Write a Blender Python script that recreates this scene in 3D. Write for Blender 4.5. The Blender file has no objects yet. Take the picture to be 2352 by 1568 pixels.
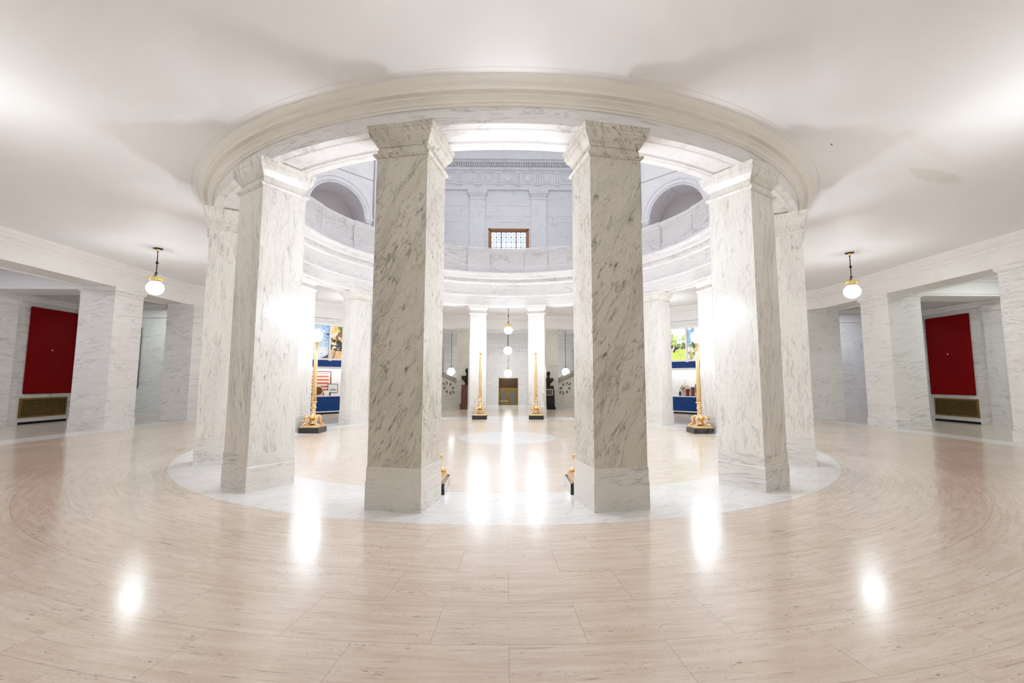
import bpy, bmesh, math, random
from mathutils import Vector, Matrix
random.seed(7)
PI = math.pi
scene = bpy.context.scene
COL = scene.collection
S2 = math.sqrt(0.5)

# ------------------------------------------------------------------ helpers
def new_bm(): return bmesh.new()

def box(bm, x0, x1, y0, y1, z0, z1, mi=0, mat=None):
    vs = [bm.verts.new(p) for p in ((x0,y0,z0),(x1,y0,z0),(x1,y1,z0),(x0,y1,z0),(x0,y0,z1),(x1,y0,z1),(x1,y1,z1),(x0,y1,z1))]
    if mat is not None:
        for v in vs: v.co = mat @ v.co
    for f in ((0,3,2,1),(4,5,6,7),(0,1,5,4),(1,2,6,5),(2,3,7,6),(3,0,4,7)):
        fc = bm.faces.new([vs[i] for i in f]); fc.material_index = mi
    return vs

def rect_stack(bm, prof, mi=0, close=True):
    """prof: list of (half_x, half_y, z) -> stacked rectangular rings"""
    rings = []
    for hx, hy, z in prof:
        rings.append([bm.verts.new(p) for p in ((-hx,-hy,z),(hx,-hy,z),(hx,hy,z),(-hx,hy,z))])
    for a, b in zip(rings, rings[1:]):
        for i in range(4):
            f = bm.faces.new((a[i], a[(i+1)%4], b[(i+1)%4], b[i])); f.material_index = mi
    if close:
        bm.faces.new(rings[0][::-1]).material_index = mi
        bm.faces.new(rings[-1]).material_index = mi

def lathe(bm, prof, segs=32, cx=0, cy=0, mi=0, a0=0.0, a1=2*PI, flute=None, mat=None):
    full = abs(a1-a0-2*PI) < 1e-6
    n = segs if full else segs+1
    rings = []
    for r, z in prof:
        ring = []
        for i in range(n):
            a = a0+(a1-a0)*i/segs
            rr = r*(1+(flute*math.cos(a*flute_n) if flute else 0)) if flute else r
            p = Vector((cx+rr*math.cos(a), cy+rr*math.sin(a), z))
            if mat is not None: p = mat @ p
            ring.append(bm.verts.new(p))
        rings.append(ring)
    for A, B in zip(rings, rings[1:]):
        for i in range(segs):
            j = (i+1) % n
            try: bm.faces.new((A[i], A[j], B[j], B[i])).material_index = mi
            except ValueError: pass
    return rings
flute_n = 16

def capped(bm, prof, segs=32, cx=0, cy=0, mi=0, mat=None):
    R = lathe(bm, prof, segs, cx, cy, mi, mat=mat)
    bm.faces.new(R[0][::-1]).material_index = mi
    bm.faces.new(R[-1]).material_index = mi

def tube(bm, pts, radii, segs=8, mi=0):
    pts = [Vector(p) for p in pts]
    if not isinstance(radii, (list, tuple)): radii = [radii]*len(pts)
    rings = []
    nrm = Vector((0,0,0))
    for a_, b_, c_ in zip(pts, pts[1:], pts[2:]):
        q_ = (b_-a_).cross(c_-b_)
        nrm += q_ if q_.dot(nrm) >= 0 else -q_
    if nrm.length < 1e-9:
        d0 = (pts[-1]-pts[0]).normalized()
        nrm = d0.cross(Vector((0,0,1)) if abs(d0.z) < .9 else Vector((1,0,0)))
    nrm.normalize()
    for i, p in enumerate(pts):
        d = (pts[min(i+1,len(pts)-1)]-pts[max(i-1,0)]).normalized()
        u = nrm-d*nrm.dot(d)
        if u.length < 1e-3: u = d.cross(Vector((1,0,0)))
        u.normalize(); v = d.cross(u)
        rings.append([bm.verts.new(p+(u*math.cos(2*PI*k/segs)+v*math.sin(2*PI*k/segs))*radii[i]) for k in range(segs)])
    for A, B in zip(rings, rings[1:]):
        for k in range(segs):
            bm.faces.new((A[k], A[(k+1)%segs], B[(k+1)%segs], B[k])).material_index = mi
    bm.faces.new(rings[0][::-1]).material_index = mi
    bm.faces.new(rings[-1]).material_index = mi

def ball(bm, c, r, segs=16, rings=10, sc=(1,1,1), mi=0):
    m = Matrix.Translation(Vector(c)) @ Matrix.Diagonal((r*sc[0], r*sc[1], r*sc[2], 1))
    ret = bmesh.ops.create_uvsphere(bm, u_segments=segs, v_segments=rings, radius=1, matrix=m)
    for v in ret['verts']:
        for f in v.link_faces: f.material_index = mi

def prism(bm, poly, z0, z1, mi=0):
    a = [bm.verts.new((x,y,z0)) for x,y in poly]; b = [bm.verts.new((x,y,z1)) for x,y in poly]
    n = len(poly)
    for i in range(n): bm.faces.new((a[i], a[(i+1)%n], b[(i+1)%n], b[i])).material_index = mi
    bm.faces.new(a[::-1]).material_index = mi; bm.faces.new(b).material_index = mi

def torus(bm, R, r, mat, n=12, m=6, mi=0):
    rings = []
    for i in range(n):
        a = 2*PI*i/n
        rings.append([bm.verts.new(mat @ Vector(((R+r*math.cos(2*PI*k/m))*math.cos(a), (R+r*math.cos(2*PI*k/m))*math.sin(a), r*math.sin(2*PI*k/m)))) for k in range(m)])
    for i in range(n):
        A, B = rings[i], rings[(i+1)%n]
        for k in range(m): bm.faces.new((A[k], B[k], B[(k+1)%m], A[(k+1)%m])).material_index = mi

def poly(bm, pts, mi=0):
    f = bm.faces.new([bm.verts.new(p) for p in pts]); f.material_index = mi; return f

def obj(name, bm, mats, parent=None, smooth=30, loc=None, recalc=True):
    if recalc: bmesh.ops.recalc_face_normals(bm, faces=bm.faces[:])
    lim = math.radians(smooth)
    if smooth:
        for f in bm.faces: f.smooth = True
        for e in bm.edges:
            if len(e.link_faces) == 2:
                try: e.smooth = e.calc_face_angle(0) < lim
                except Exception: pass
    me = bpy.data.meshes.new(name); bm.to_mesh(me); bm.free()
    for m in (mats if isinstance(mats, (list, tuple)) else [mats]): me.materials.append(m)
    o = bpy.data.objects.new(name, me); COL.objects.link(o)
    if parent: o.parent = parent
    if loc: o.location = loc
    return o

def tag(o, label, cat, group=None, kind=None):
    o['label'] = label; o['category'] = cat
    if group: o['group'] = group
    if kind: o['kind'] = kind
    return o

def thing(name, label, cat, loc=(0,0,0), rz=0, group=None, kind=None):
    o = bpy.data.objects.new(name, None); COL.objects.link(o)
    o.location = loc; o.rotation_euler = (0,0,rz); o.empty_display_size = .1
    return tag(o, label, cat, group, kind)

def struct(name, bm, m, label=None, parent=None, smooth=30):
    o = obj(name, bm, m, parent, smooth)
    o['kind'] = 'structure'
    if label: o['label'] = label; o['category'] = name.split('_')[0]
    return o

def dup(root, loc, rz, label, group=None):
    def cp(o, p):
        c = o.copy(); COL.objects.link(c)
        if p: c.parent = p
        for ch in [q for q in kids.get(o.name, [])]: cp(ch, c)
        return c
    kids = {}
    for q in list(bpy.data.objects):
        if q.parent: kids.setdefault(q.parent.name, []).append(q)
    r = cp(root, None); r.location = loc; r.rotation_euler = (0,0,rz)
    r['label'] = label
    if group: r['group'] = group
    return r

# ------------------------------------------------------------------ materials
class NT:
    def __init__(s, name):
        s.m = bpy.data.materials.new(name); s.m.use_nodes = True
        s.t = s.m.node_tree; s.n = s.t.nodes; s.b = s.n['Principled BSDF']
    def add(s, typ, **kw):
        n = s.n.new(typ)
        for k, v in kw.items(): setattr(n, k, v)
        return n
    def link(s, a, b): s.t.links.new(a, b)
    def put(s, sock, v):
        if isinstance(v, bpy.types.NodeSocket): s.link(v, sock)
        else: sock.default_value = v
    def math(s, op, a, b=0.0, c=None, clamp=False):
        n = s.add('ShaderNodeMath', operation=op, use_clamp=clamp)
        s.put(n.inputs[0], a)
        if len(n.inputs) > 1: s.put(n.inputs[1], b)
        if c is not None: s.put(n.inputs[2], c)
        return n.outputs[0]
    def mix(s, f, a, b, blend='MIX'):
        n = s.add('ShaderNodeMix', data_type='RGBA', blend_type=blend)
        s.put(n.inputs['Factor'], f)
        for sock, v in ((n.inputs[6], a), (n.inputs[7], b)):
            s.put(sock, v if isinstance(v, bpy.types.NodeSocket) else (*v, 1) if len(v) == 3 else v)
        return n.outputs[2]
    def noise(s, vec, scale, detail=4, rough=.55, dist=0.0):
        n = s.add('ShaderNodeTexNoise'); s.link(vec, n.inputs['Vector'])
        n.inputs['Scale'].default_value = scale; n.inputs['Detail'].default_value = detail
        n.inputs['Roughness'].default_value = rough; n.inputs['Distortion'].default_value = dist
        return n.outputs['Fac']
    def rng(s, v, a, b, c=0.0, d=1.0, smooth=True):
        n = s.add('ShaderNodeMapRange'); n.interpolation_type = 'SMOOTHSTEP' if smooth else 'LINEAR'
        s.put(n.inputs[0], v)
        for i, q in enumerate((a,b,c,d)): n.inputs[i+1].default_value = q
        return n.outputs[0]
    def mapping(s, vec, rot=(0,0,0), scale=(1,1,1), typ='TEXTURE'):
        n = s.add('ShaderNodeMapping', vector_type=typ); s.link(vec, n.inputs['Vector'])
        n.inputs['Rotation'].default_value = [math.radians(a) for a in rot]; n.inputs['Scale'].default_value = scale
        return n.outputs[0]

def simple(name, col, rough=.5, metal=0.0, spec=.5, emit=0.0, ecol=None, coat=0.0, mott=.88):
    t = NT(name); b = t.b
    b.inputs['Base Color'].default_value = (*col, 1); b.inputs['Roughness'].default_value = rough
    b.inputs['Metallic'].default_value = metal; b.inputs['Specular IOR Level'].default_value = spec
    b.inputs['Coat Weight'].default_value = coat
    if emit:
        b.inputs['Emission Color'].default_value = (*(ecol or col), 1); b.inputs['Emission Strength'].default_value = emit
    # faint procedural mottling so that no surface is perfectly flat in colour
    if not emit:
        c = t.add('ShaderNodeTexCoord'); f = t.noise(c.outputs['Object'], 6, 5)
        dk = tuple(x*mott for x in col)
        t.link(t.mix(t.rng(f, .3, .7), dk, col), b.inputs['Base Color'])
    return t.m

def marble(name, base=(.86,.855,.85), grey=(.36,.36,.38), tan=(.46,.33,.20), rot=(0,0,0), stretch=(.6,.6,2.6), scale=1.5,
           vein=.35, fleck=.5, tan_amt=.3, cloud=.12, rough=.22, joints=None, fine=.16, jcol=(.62,.6,.57), swing=0.0, dens=.0):
    """polished marble: long thin veins, slanted flecks, rusty tinges and fine grain, different on every object"""
    t = NT(name)
    tc = t.add('ShaderNodeTexCoord'); oi = t.add('ShaderNodeObjectInfo')
    sc = t.add('ShaderNodeVectorMath', operation='SCALE'); sc.inputs[0].default_value = (31, 57, 83); t.link(oi.outputs['Random'], sc.inputs['Scale'])
    vec = tc.outputs['Object']
    if swing:
        # the grain leans one way or the other from stone to stone
        sg = t.math('SUBTRACT', t.math('MULTIPLY', t.math('GREATER_THAN', t.math('FRACT', t.math('MULTIPLY', oi.outputs['Random'], 7.3)), .5), 2.0), 1.0)
        vr = t.add('ShaderNodeVectorRotate', rotation_type='AXIS_ANGLE'); t.link(vec, vr.inputs['Vector'])
        vr.inputs['Axis'].default_value = (1,0,0); t.link(t.math('MULTIPLY', sg, math.radians(swing)), vr.inputs['Angle'])
        vec = vr.outputs[0]
    ad = t.add('ShaderNodeVectorMath', operation='ADD'); t.link(vec, ad.inputs[0]); t.link(sc.outputs[0], ad.inputs[1])
    bv = ad.outputs[0]
    jf = None
    if joints:
        w, h, mode = joints
        sx = t.add('ShaderNodeSeparateXYZ'); t.link(tc.outputs['Object'], sx.inputs[0])
        u = t.math('ADD' if mode == '+' else 'SUBTRACT', sx.outputs[0], sx.outputs[1])
        cb = t.add('ShaderNodeCombineXYZ'); t.link(u, cb.inputs[0]); t.link(sx.outputs[2], cb.inputs[1])
        bk = t.add('ShaderNodeTexBrick'); t.link(cb.outputs[0], bk.inputs['Vector'])
        bk.inputs['Scale'].default_value = 1; bk.inputs['Brick Width'].default_value = w; bk.inputs['Row Height'].default_value = h
        bk.inputs['Mortar Size'].default_value = .004; bk.inputs['Mortar Smooth'].default_value = .3
        bk.inputs['Color1'].default_value = (0,0,0,1); bk.inputs['Color2'].default_value = (1,1,1,1)
        jf = bk.outputs['Fac']
        bs = t.add('ShaderNodeVectorMath', operation='SCALE'); t.link(bk.outputs['Color'], bs.inputs[0]); bs.inputs['Scale'].default_value = 7.0
        a2 = t.add('ShaderNodeVectorMath', operation='ADD'); t.link(bv, a2.inputs[0]); t.link(bs.outputs[0], a2.inputs[1])
        bv = a2.outputs[0]
    v = t.mapping(bv, rot, stretch)
    n1 = t.noise(v, scale*.9, 5, .6, .5)
    ve = t.rng(t.math('ABSOLUTE', t.math('SUBTRACT', n1, .5)), .0, .022, 1, 0)
    pres = t.rng(t.noise(bv, .8, 2), .46-dens, .62-dens)
    zone = t.rng(t.noise(v, scale*.55, 2, .55), .42-dens, .66-dens)
    fl = t.rng(t.noise(v, scale*4.2, 4, .68, .9), .52, .72)
    rust = t.rng(t.noise(v, scale*1.3, 3, .6, .4), .56, .74)
    cl = t.rng(t.noise(v, scale*.7, 3, .6, .4), .42, .8)
    fs = t.rng(t.noise(v, scale*12, 2, .75), .5, .78)
    col = t.mix(t.math('MULTIPLY', cl, cloud*2), base, tuple(.5*(p+q) for p, q in zip(base, grey)))
    col = t.mix(t.math('MULTIPLY', fs, fine), col, grey)
    col = t.mix(t.math('MULTIPLY', rust, tan_amt*.6), col, tan)
    flc = t.mix(rust, grey, tan)
    col = t.mix(t.math('MULTIPLY', t.math('MULTIPLY', fl, zone), fleck), col, flc)
    col = t.mix(t.math('MULTIPLY', t.math('MULTIPLY', ve, pres), vein), col, flc)
    if jf is not None: col = t.mix(t.math('MULTIPLY', jf, .7), col, jcol)
    t.link(col, t.b.inputs['Base Color'])
    t.b.inputs['Roughness'].default_value = rough; t.b.inputs['Specular IOR Level'].default_value = .4
    return t.m

M = {}
M['pillar'] = marble('pillar marble', base=(.63,.605,.53), grey=(.14,.125,.11), tan=(.37,.24,.12), stretch=(.5,.5,1.7), scale=2.3, swing=27, vein=.45, fleck=.95, tan_amt=.40, cloud=.34, fine=.26, dens=.10)
M['pillar_plain'] = marble('white pillar marble', base=(.80,.78,.715), grey=(.22,.22,.225), tan=(.42,.30,.19), stretch=(.5,.5,3.2), scale=2.3, swing=7, vein=.3, fleck=.75, tan_amt=.26, cloud=.22, fine=.34, dens=.07)
M['pillar_base'] = marble('pillar base marble', base=(.72,.705,.65), stretch=(1.8,1.8,.3), scale=1.5, swing=9, vein=.6, fleck=.65, tan_amt=.15, fine=.2, dens=.06)
M['ring'] = marble('ring marble', base=(.86,.855,.85), grey=(.28,.28,.29), stretch=(2.2,2.2,.3), scale=1.5, vein=.45, fleck=.6, tan_amt=.28, fine=.22, dens=.05)
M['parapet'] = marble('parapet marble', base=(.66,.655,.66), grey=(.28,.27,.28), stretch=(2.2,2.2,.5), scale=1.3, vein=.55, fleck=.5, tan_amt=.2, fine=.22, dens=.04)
BL = dict(base=(.84,.835,.825), rot=(0,-12,0), stretch=(2.2,2.2,.33), scale=1.4, vein=.5, fleck=.5, tan_amt=.14, fine=.2, dens=.05)
M['block'] = marble('block marble', joints=(1.35,.72,'+'), **BL)
M['block_shade_tint'] = marble('shade tinted hall marble', joints=(1.35,.72,'+'), **{**BL, 'base':(.64,.635,.57), 'grey':(.3,.3,.26)})  # block marble with the far hall's greenish shade put into its colour
M['block_d'] = marble('diagonal block marble', joints=(1.9,.72,'+'), **BL)
M['block_e'] = marble('other diagonal block marble', joints=(1.9,.72,'-'), **BL)
M['upper'] = marble('upper hall marble', base=(.77,.765,.775), rot=(0,-12,0), stretch=(2.4,2.4,.5), scale=.8, vein=.4, fleck=.4, tan_amt=.12, joints=(2.6,1.3,'+'), fine=.2, jcol=(.5,.49,.5))
M['upper_plain'] = marble('upper plain marble', base=(.77,.765,.775), rot=(0,50,30), stretch=(1.8,1.8,.5), scale=1.0, vein=.4, fleck=.45, tan_amt=.1, fine=.22)
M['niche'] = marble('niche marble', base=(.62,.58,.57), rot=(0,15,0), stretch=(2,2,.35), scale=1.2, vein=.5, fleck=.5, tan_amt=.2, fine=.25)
M['plaster'] = simple('cream plaster', (.85,.84,.825), .55, mott=.97)
M['plaster_ring'] = simple('warm cornice plaster', (.84,.805,.745), .55, mott=.97)
M['corridor_plaster'] = simple('corridor plaster', (.84,.83,.82), .6, mott=.97)
M['white'] = simple('white lacquer', (.86,.86,.86), .35)
M['blue'] = simple('royal blue panel', (.001,.036,.185), .45, spec=.25)
M['red'] = simple('crimson board', (.22,.0002,.002), .65, spec=.1)
M['darkboard'] = simple('slate grey board', (.17,.18,.175), .5)
M['doorbrass'] = simple('dark door brass', (.24,.155,.03), .35, .85)
M['black'] = simple('black gloss', (.004,.004,.005), .35, spec=.2)
M['rail'] = marble('rail marble', base=(.36,.33,.29), grey=(.2,.18,.16), tan=(.3,.22,.15), stretch=(2,2,.4), vein=.4, fleck=.3)
M['blackmarble'] = marble('black marble', base=(.018,.02,.02), grey=(.22,.22,.22), tan=(.12,.1,.08), rot=(20,40,0), stretch=(.3,.3,.6), scale=1.5, vein=.6, fleck=.12, tan_amt=.05, cloud=0, fine=.02, rough=.15)
M['bronze'] = simple('dark bronze', (.035,.024,.018), .38, .7)
M['iron'] = simple('dark iron', (.03,.028,.025), .45, .6)
M['gold'] = simple('polished gilt', (.92,.60,.30), .2, 1.0)
M['goldsatin'] = simple('satin gilt', (.80,.55,.27), .34, 1.0)
M['brass'] = simple('aged brass', (.34,.225,.07), .36, .9)
M['pendgold'] = simple('pale gilt crown', (.95,.72,.30), .28, .85)
M['redstone'] = marble('red stone', base=(.10,.038,.020), grey=(.06,.02,.015), tan=(.14,.06,.035), stretch=(1,1,.2), scale=2, cloud=.1, rough=.3)
M['frame_bronze'] = simple('bronze window frame', (.22,.12,.06), .35, .7)
M['globe'] = simple('lit opal globe', (1,1,1), .3, emit=26, ecol=(1.0,.97,.91))
M['globe_cool'] = simple('lit torchiere globe', (1,1,1), .3, emit=82, ecol=(.985,.965,1.0))
M['globe_hall'] = simple('lit hall globe', (1,1,1), .3, emit=15, ecol=(1.0,.97,.94))
M['windowlight'] = None
M['wood'] = simple('walnut frame', (.14,.045,.025), .4)
M['card'] = simple('white card', (.88,.88,.85), .7)
M['grille_dark'] = simple('dark grille void', (.02,.014,.008), .7)
M['glasspanel'] = simple('door glass', (.16,.16,.15), .15)
M['seam'] = simple('stone seam', (.30,.28,.28), .8)
M['hole_shade'] = simple('painted opening shade', (.16,.15,.12), .8)  # flat dark colour painted for the shade inside the wheel openings

def t_ceiling():
    t = NT('ceiling plaster')
    tc = t.add('ShaderNodeTexCoord')
    p = tc.outputs['Object']
    n = t.noise(p, .5, 5)
    col = t.mix(t.rng(n, .3, .75), (.85,.85,.855), (.88,.88,.89))
    # water stains near the east side
    def blob(cx, cy, rx, ry, rot, seed):
        m = t.add('ShaderNodeMapping', vector_type='TEXTURE'); t.link(p, m.inputs['Vector'])
        m.inputs['Location'].default_value = (cx, cy, 5.15); m.inputs['Rotation'].default_value = (0,0,rot); m.inputs['Scale'].default_value = (rx, ry, 1)
        l = t.add('ShaderNodeVectorMath', operation='LENGTH'); t.link(m.outputs[0], l.inputs[0])
        w = t.math('ADD', l.outputs['Value'], t.math('MULTIPLY', t.math('SUBTRACT', t.noise(p, 5, 5, .65), .5), 1.6))
        return t.rng(w, .8, 1.05, 1, 0)
    col = t.mix(t.math('MULTIPLY', blob(7.6,-4.57,.75,.16,.35,1), .28), col, (.62,.52,.38))
    col = t.mix(t.math('MULTIPLY', blob(6.6,-5.5,1.0,.12,.5,2), .13), col, (.66,.58,.44))
    col = t.mix(blob(4.985,-5.57,.05,.012,.7,3), col, (.18,.17,.16))
    t.link(col, t.b.inputs['Base Color']); t.b.inputs['Roughness'].default_value = .6
    return t.m
M['ceiling'] = t_ceiling()

def t_floor():
    t = NT('polar travertine floor')
    tc = t.add('ShaderNodeTexCoord'); p = tc.outputs['Object']
    s = t.add('ShaderNodeSeparateXYZ'); t.link(p, s.inputs[0])
    x, y = s.outputs[0], s.outputs[1]
    r = t.math('SQRT', t.math('ADD', t.math('MULTIPLY', x, x), t.math('MULTIPLY', y, y)))
    th = t.math('ARCTAN2', x, t.math('MULTIPLY', y, -1.0))
    k = t.math('DIVIDE', t.math('SUBTRACT', r, 7.39-.47*20), .47)
    row = t.math('FLOOR', k)
    fr = t.math('SUBTRACT', k, row)
    # the joint half-widths are in metres
    dr = t.math('MULTIPLY', t.math('MINIMUM', fr, t.math('SUBTRACT', 1.0, fr)), .47)
    nrow = t.math('DIVIDE', th, math.radians(5.625))
    # inside the ring: wider angular pitch
    inside = t.math('LESS_THAN', r, 5.85)
    nrow = t.math('MULTIPLY', nrow, t.math('SUBTRACT', 1.0, t.math('MULTIPLY', inside, .5)))
    odd = t.math('MULTIPLY', t.math('ABSOLUTE', t.math('MODULO', row, 2.0)), .5)
    c = t.math('ADD', t.math('ADD', nrow, odd), 200.0)
    ci = t.math('FLOOR', c); cf = t.math('SUBTRACT', c, ci)
    pitch = t.math('MULTIPLY', r, t.math('MULTIPLY', math.radians(5.625), t.math('ADD', 1.0, inside)))
    da = t.math('MULTIPLY', t.math('MINIMUM', cf, t.math('SUBTRACT', 1.0, cf)), pitch)
    joint = t.rng(t.math('MINIMUM', dr, da), .001, .0045, 1, 0)
    # per-tile value
    wn = t.add('ShaderNodeTexWhiteNoise', noise_dimensions='2D')
    cb = t.add('ShaderNodeCombineXYZ'); t.link(row, cb.inputs[0]); t.link(ci, cb.inputs[1]); t.link(cb.outputs[0], wn.inputs['Vector'])
    tv = wn.outputs['Value']
    arc = t.math('MULTIPLY', th, 9.0)
    vec = t.add('ShaderNodeCombineXYZ')
    t.link(t.math('MULTIPLY', arc, 1.0), vec.inputs[0]); t.link(t.math('MULTIPLY', r, 11.0), vec.inputs[1]); t.link(t.math('MULTIPLY', tv, 40.0), vec.inputs[2])
    V = vec.outputs[0]
    streak = t.noise(V, 1.7, 5, .72, .3)
    pits = t.noise(V, 5.5, 4, .8, .1)
    pm = t.rng(t.noise(V, 1.3, 4), .52, .68)
    beige = t.mix(t.rng(streak, .28, .72), (.655,.525,.42), (.83,.715,.61))
    beige = t.mix(t.math('MULTIPLY', t.math('SUBTRACT', tv, .5), .3), beige, (.75,.655,.56))
    v2 = t.add('ShaderNodeCombineXYZ'); t.link(t.math('MULTIPLY', arc, 24.0), v2.inputs[0]); t.link(t.math('MULTIPLY', r, 75.0), v2.inputs[1]); t.link(t.math('MULTIPLY', tv, 40.0), v2.inputs[2])
    speck = t.rng(t.noise(v2.outputs[0], 1.0, 3, .65), .585, .66)
    band = t.rng(t.noise(V, 1.15, 4, .6), .50, .64)
    grain = t.noise(v2.outputs[0], 2.6, 2)
    beige = t.mix(t.rng(grain, .35, .7, .16, 0), beige, (.42,.33,.27))
    beige = t.mix(t.math('MULTIPLY', speck, t.math('ADD', t.math('MULTIPLY', band, .68), .10)), beige, (.22,.17,.15))
    beige = t.mix(t.math('MULTIPLY', t.math('MULTIPLY', t.rng(pits, .53, .64), pm), .8), beige, (.30,.24,.20))
    beige = t.mix(t.math('MULTIPLY', t.rng(pits, .60, .72), .45), beige, (.33,.27,.23))
    beige = t.mix(t.math('MULTIPLY', joint, .42), beige, (.25,.20,.17))
    # white marble ring and centre disc
    mv = t.mapping(p, (0,0,35), (1.6,.5,1))
    n1 = t.noise(mv, 1.6, 8, .6, 1.0)
    vein = t.rng(t.math('ABSOLUTE', t.math('SUBTRACT', n1, .5)), 0, .05, 1, 0)
    white = t.mix(t.math('MULTIPLY', vein, .35), (.83,.83,.82), (.50,.51,.52))
    rj = t.rng(t.math('ABSOLUTE', t.math('SUBTRACT', r, 6.80)), .0015, .006, 1, 0)
    q = t.math('DIVIDE', th, math.radians(11.25)); q = t.math('ADD', q, 200.25); qf = t.math('SUBTRACT', q, t.math('FLOOR', q))
    qj = t.math('MULTIPLY', t.math('MINIMUM', qf, t.math('SUBTRACT', 1.0, qf)), t.math('MULTIPLY', r, math.radians(11.25)))
    qm = t.math('MULTIPLY', t.rng(qj, .0015, .006, 1, 0), t.math('GREATER_THAN', r, 2.0))
    white = t.mix(t.math('MULTIPLY', t.math('MAXIMUM', rj, qm), .45), white, (.45,.45,.45))
    ring = t.math('MULTIPLY', t.math('GREATER_THAN', r, 5.86), t.math('LESS_THAN', r, 7.20))
    disc = t.math('LESS_THAN', r, 1.31)
    wm = t.math('MAXIMUM', ring, disc)
    col = t.mix(wm, beige, white)
    edge = t.math('MAXIMUM', t.rng(t.math('ABSOLUTE', t.math('SUBTRACT', r, 7.2)), .002, .008, 1, 0), t.rng(t.math('ABSOLUTE', t.math('SUBTRACT', r, 5.86)), .002, .008, 1, 0))
    col = t.mix(t.math('MULTIPLY', edge, .3), col, (.35,.3,.26))
    t.link(col, t.b.inputs['Base Color'])
    rg = t.noise(p, .8, 4)
    t.link(t.rng(rg, .3, .7, .16, .22), t.b.inputs['Roughness'])
    t.b.inputs['Specular IOR Level'].default_value = .55
    t.b.inputs['Coat Weight'].default_value = .18; t.b.inputs['Coat Roughness'].default_value = .10
    return t.m
M['floor'] = t_floor()
M['floor_white'] = marble('white floor marble', base=(.80,.79,.78), rot=(0,0,30), stretch=(1.6,.5,1), scale=1.4, vein=.25, fleck=.15, tan_amt=.05, fine=.1, rough=.18)
M['floor_grey'] = marble('corridor floor marble', base=(.62,.55,.48), grey=(.42,.38,.34), tan=(.5,.42,.34), stretch=(2.5,.4,1), scale=1.6, vein=.2, fleck=.25, tan_amt=.2, fine=.3, rough=.18)

def t_glass():
    t = NT('clear case glass')
    tr = t.add('ShaderNodeBsdfTransparent'); gl = t.add('ShaderNodeBsdfGlossy'); gl.inputs['Roughness'].default_value = .02
    lw = t.add('ShaderNodeLayerWeight'); lw.inputs['Blend'].default_value = .15
    mx = t.add('ShaderNodeMixShader'); t.link(t.math('MULTIPLY', lw.outputs['Fresnel'], .6), mx.inputs[0]); t.link(tr.outputs[0], mx.inputs[1]); t.link(gl.outputs[0], mx.inputs[2])
    t.link(mx.outputs[0], t.n['Material Output'].inputs['Surface'])
    return t.m
M['glass'] = t_glass()
def t_window():
    t = NT('daylit window glass')
    tc = t.add('ShaderNodeTexCoord'); s = t.add('ShaderNodeSeparateXYZ'); t.link(tc.outputs['Object'], s.inputs[0])
    n = t.noise(tc.outputs['Object'], 1.5, 3)
    col = t.mix(t.rng(n, .35, .65), (.55,.72,1.0), (1,1,1))
    t.b.inputs['Base Color'].default_value = (.8,.85,.9,1); t.b.inputs['Roughness'].default_value = .1
    t.link(col, t.b.inputs['Emission Color']); t.b.inputs['Emission Strength'].default_value = .8
    return t.m
M['windowlight'] = t_window()
def flat(name, col, emit=.25):
    """a printed patch: broken up by photographic grain so that it does not read as flat paint"""
    t = NT(name); tc = t.add('ShaderNodeTexCoord')
    f = t.noise(tc.outputs['Object'], 14, 6, .75, .15)
    g = t.noise(tc.outputs['Object'], 2.2, 4)
    lo = tuple(x*.62 for x in col); hi = tuple(min(1, x*1.25+.04) for x in col)
    c = t.mix(t.rng(f, .36, .66), lo, hi); c = t.mix(t.math('MULTIPLY', t.rng(g, .4, .7), .3), c, col)
    t.link(c, t.b.inputs['Base Color']); t.link(c, t.b.inputs['Emission Color'])
    t.b.inputs['Emission Strength'].default_value = emit; t.b.inputs['Roughness'].default_value = .3
    return t.m

# ------------------------------------------------------------------ plan constants
RING_I, RING_O = 5.86, 7.20
ZC = 5.15          # ceiling
ZB = 4.43          # underside of the beams
PIL_R, PIL_HX, PIL_HY = 6.51, .338, .3507
APO = {'E':12.55,'NE':12.4,'N':12.3,'NW':12.0,'W':12.3,'SW':12.6,'S':13.7,'SE':12.6}
DIRS = ['E','NE','N','NW','W','SW','S','SE']
def octagon(d=0.0):
    out = []
    for i, a in enumerate(DIRS):
        b = DIRS[(i+1) % 8]
        t0, t1 = i*PI/4, (i+1)*PI/4
        k0, k1 = APO[a]-d, APO[b]-d
        det = math.cos(t0)*math.sin(t1)-math.sin(t0)*math.cos(t1)
        x = (k0*math.sin(t1)-k1*math.sin(t0))/det
        y = (math.cos(t0)*k1-math.cos(t1)*k0)/det
        out.append((x, y))
    return out

# ------------------------------------------------------------------ camera
cam_d = bpy.data.cameras.new('camera'); cam = bpy.data.objects.new('camera', cam_d); COL.objects.link(cam)
F_PX = 995.87
cam_d.sensor_fit = 'HORIZONTAL'; cam_d.sensor_width = 36; cam_d.lens = F_PX*36/2352
cam_d.clip_start = .05; cam_d.clip_end = 200
pit, rol, yaw = math.radians(5.2565), math.radians(.1328), math.radians(.6883)
def cdir(X, Z):
    u = X*math.cos(rol)-Z*math.sin(rol); w = X*math.sin(rol)+Z*math.cos(rol)
    y1 = math.cos(pit)-w*math.sin(pit); z = math.sin(pit)+w*math.cos(pit)
    return Vector((u*math.cos(yaw)+y1*math.sin(yaw), -u*math.sin(yaw)+y1*math.cos(yaw), z))
f0 = cdir(0,0); rgt = (cdir(1,0)-f0).normalized(); upv = (cdir(0,1)-f0).normalized()
cam.matrix_world = Matrix(((rgt.x,upv.x,-f0.x,-.0183),(rgt.y,upv.y,-f0.y,-11.8962),(rgt.z,upv.z,-f0.z,1.5),(0,0,0,1)))
scene.camera = cam

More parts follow.
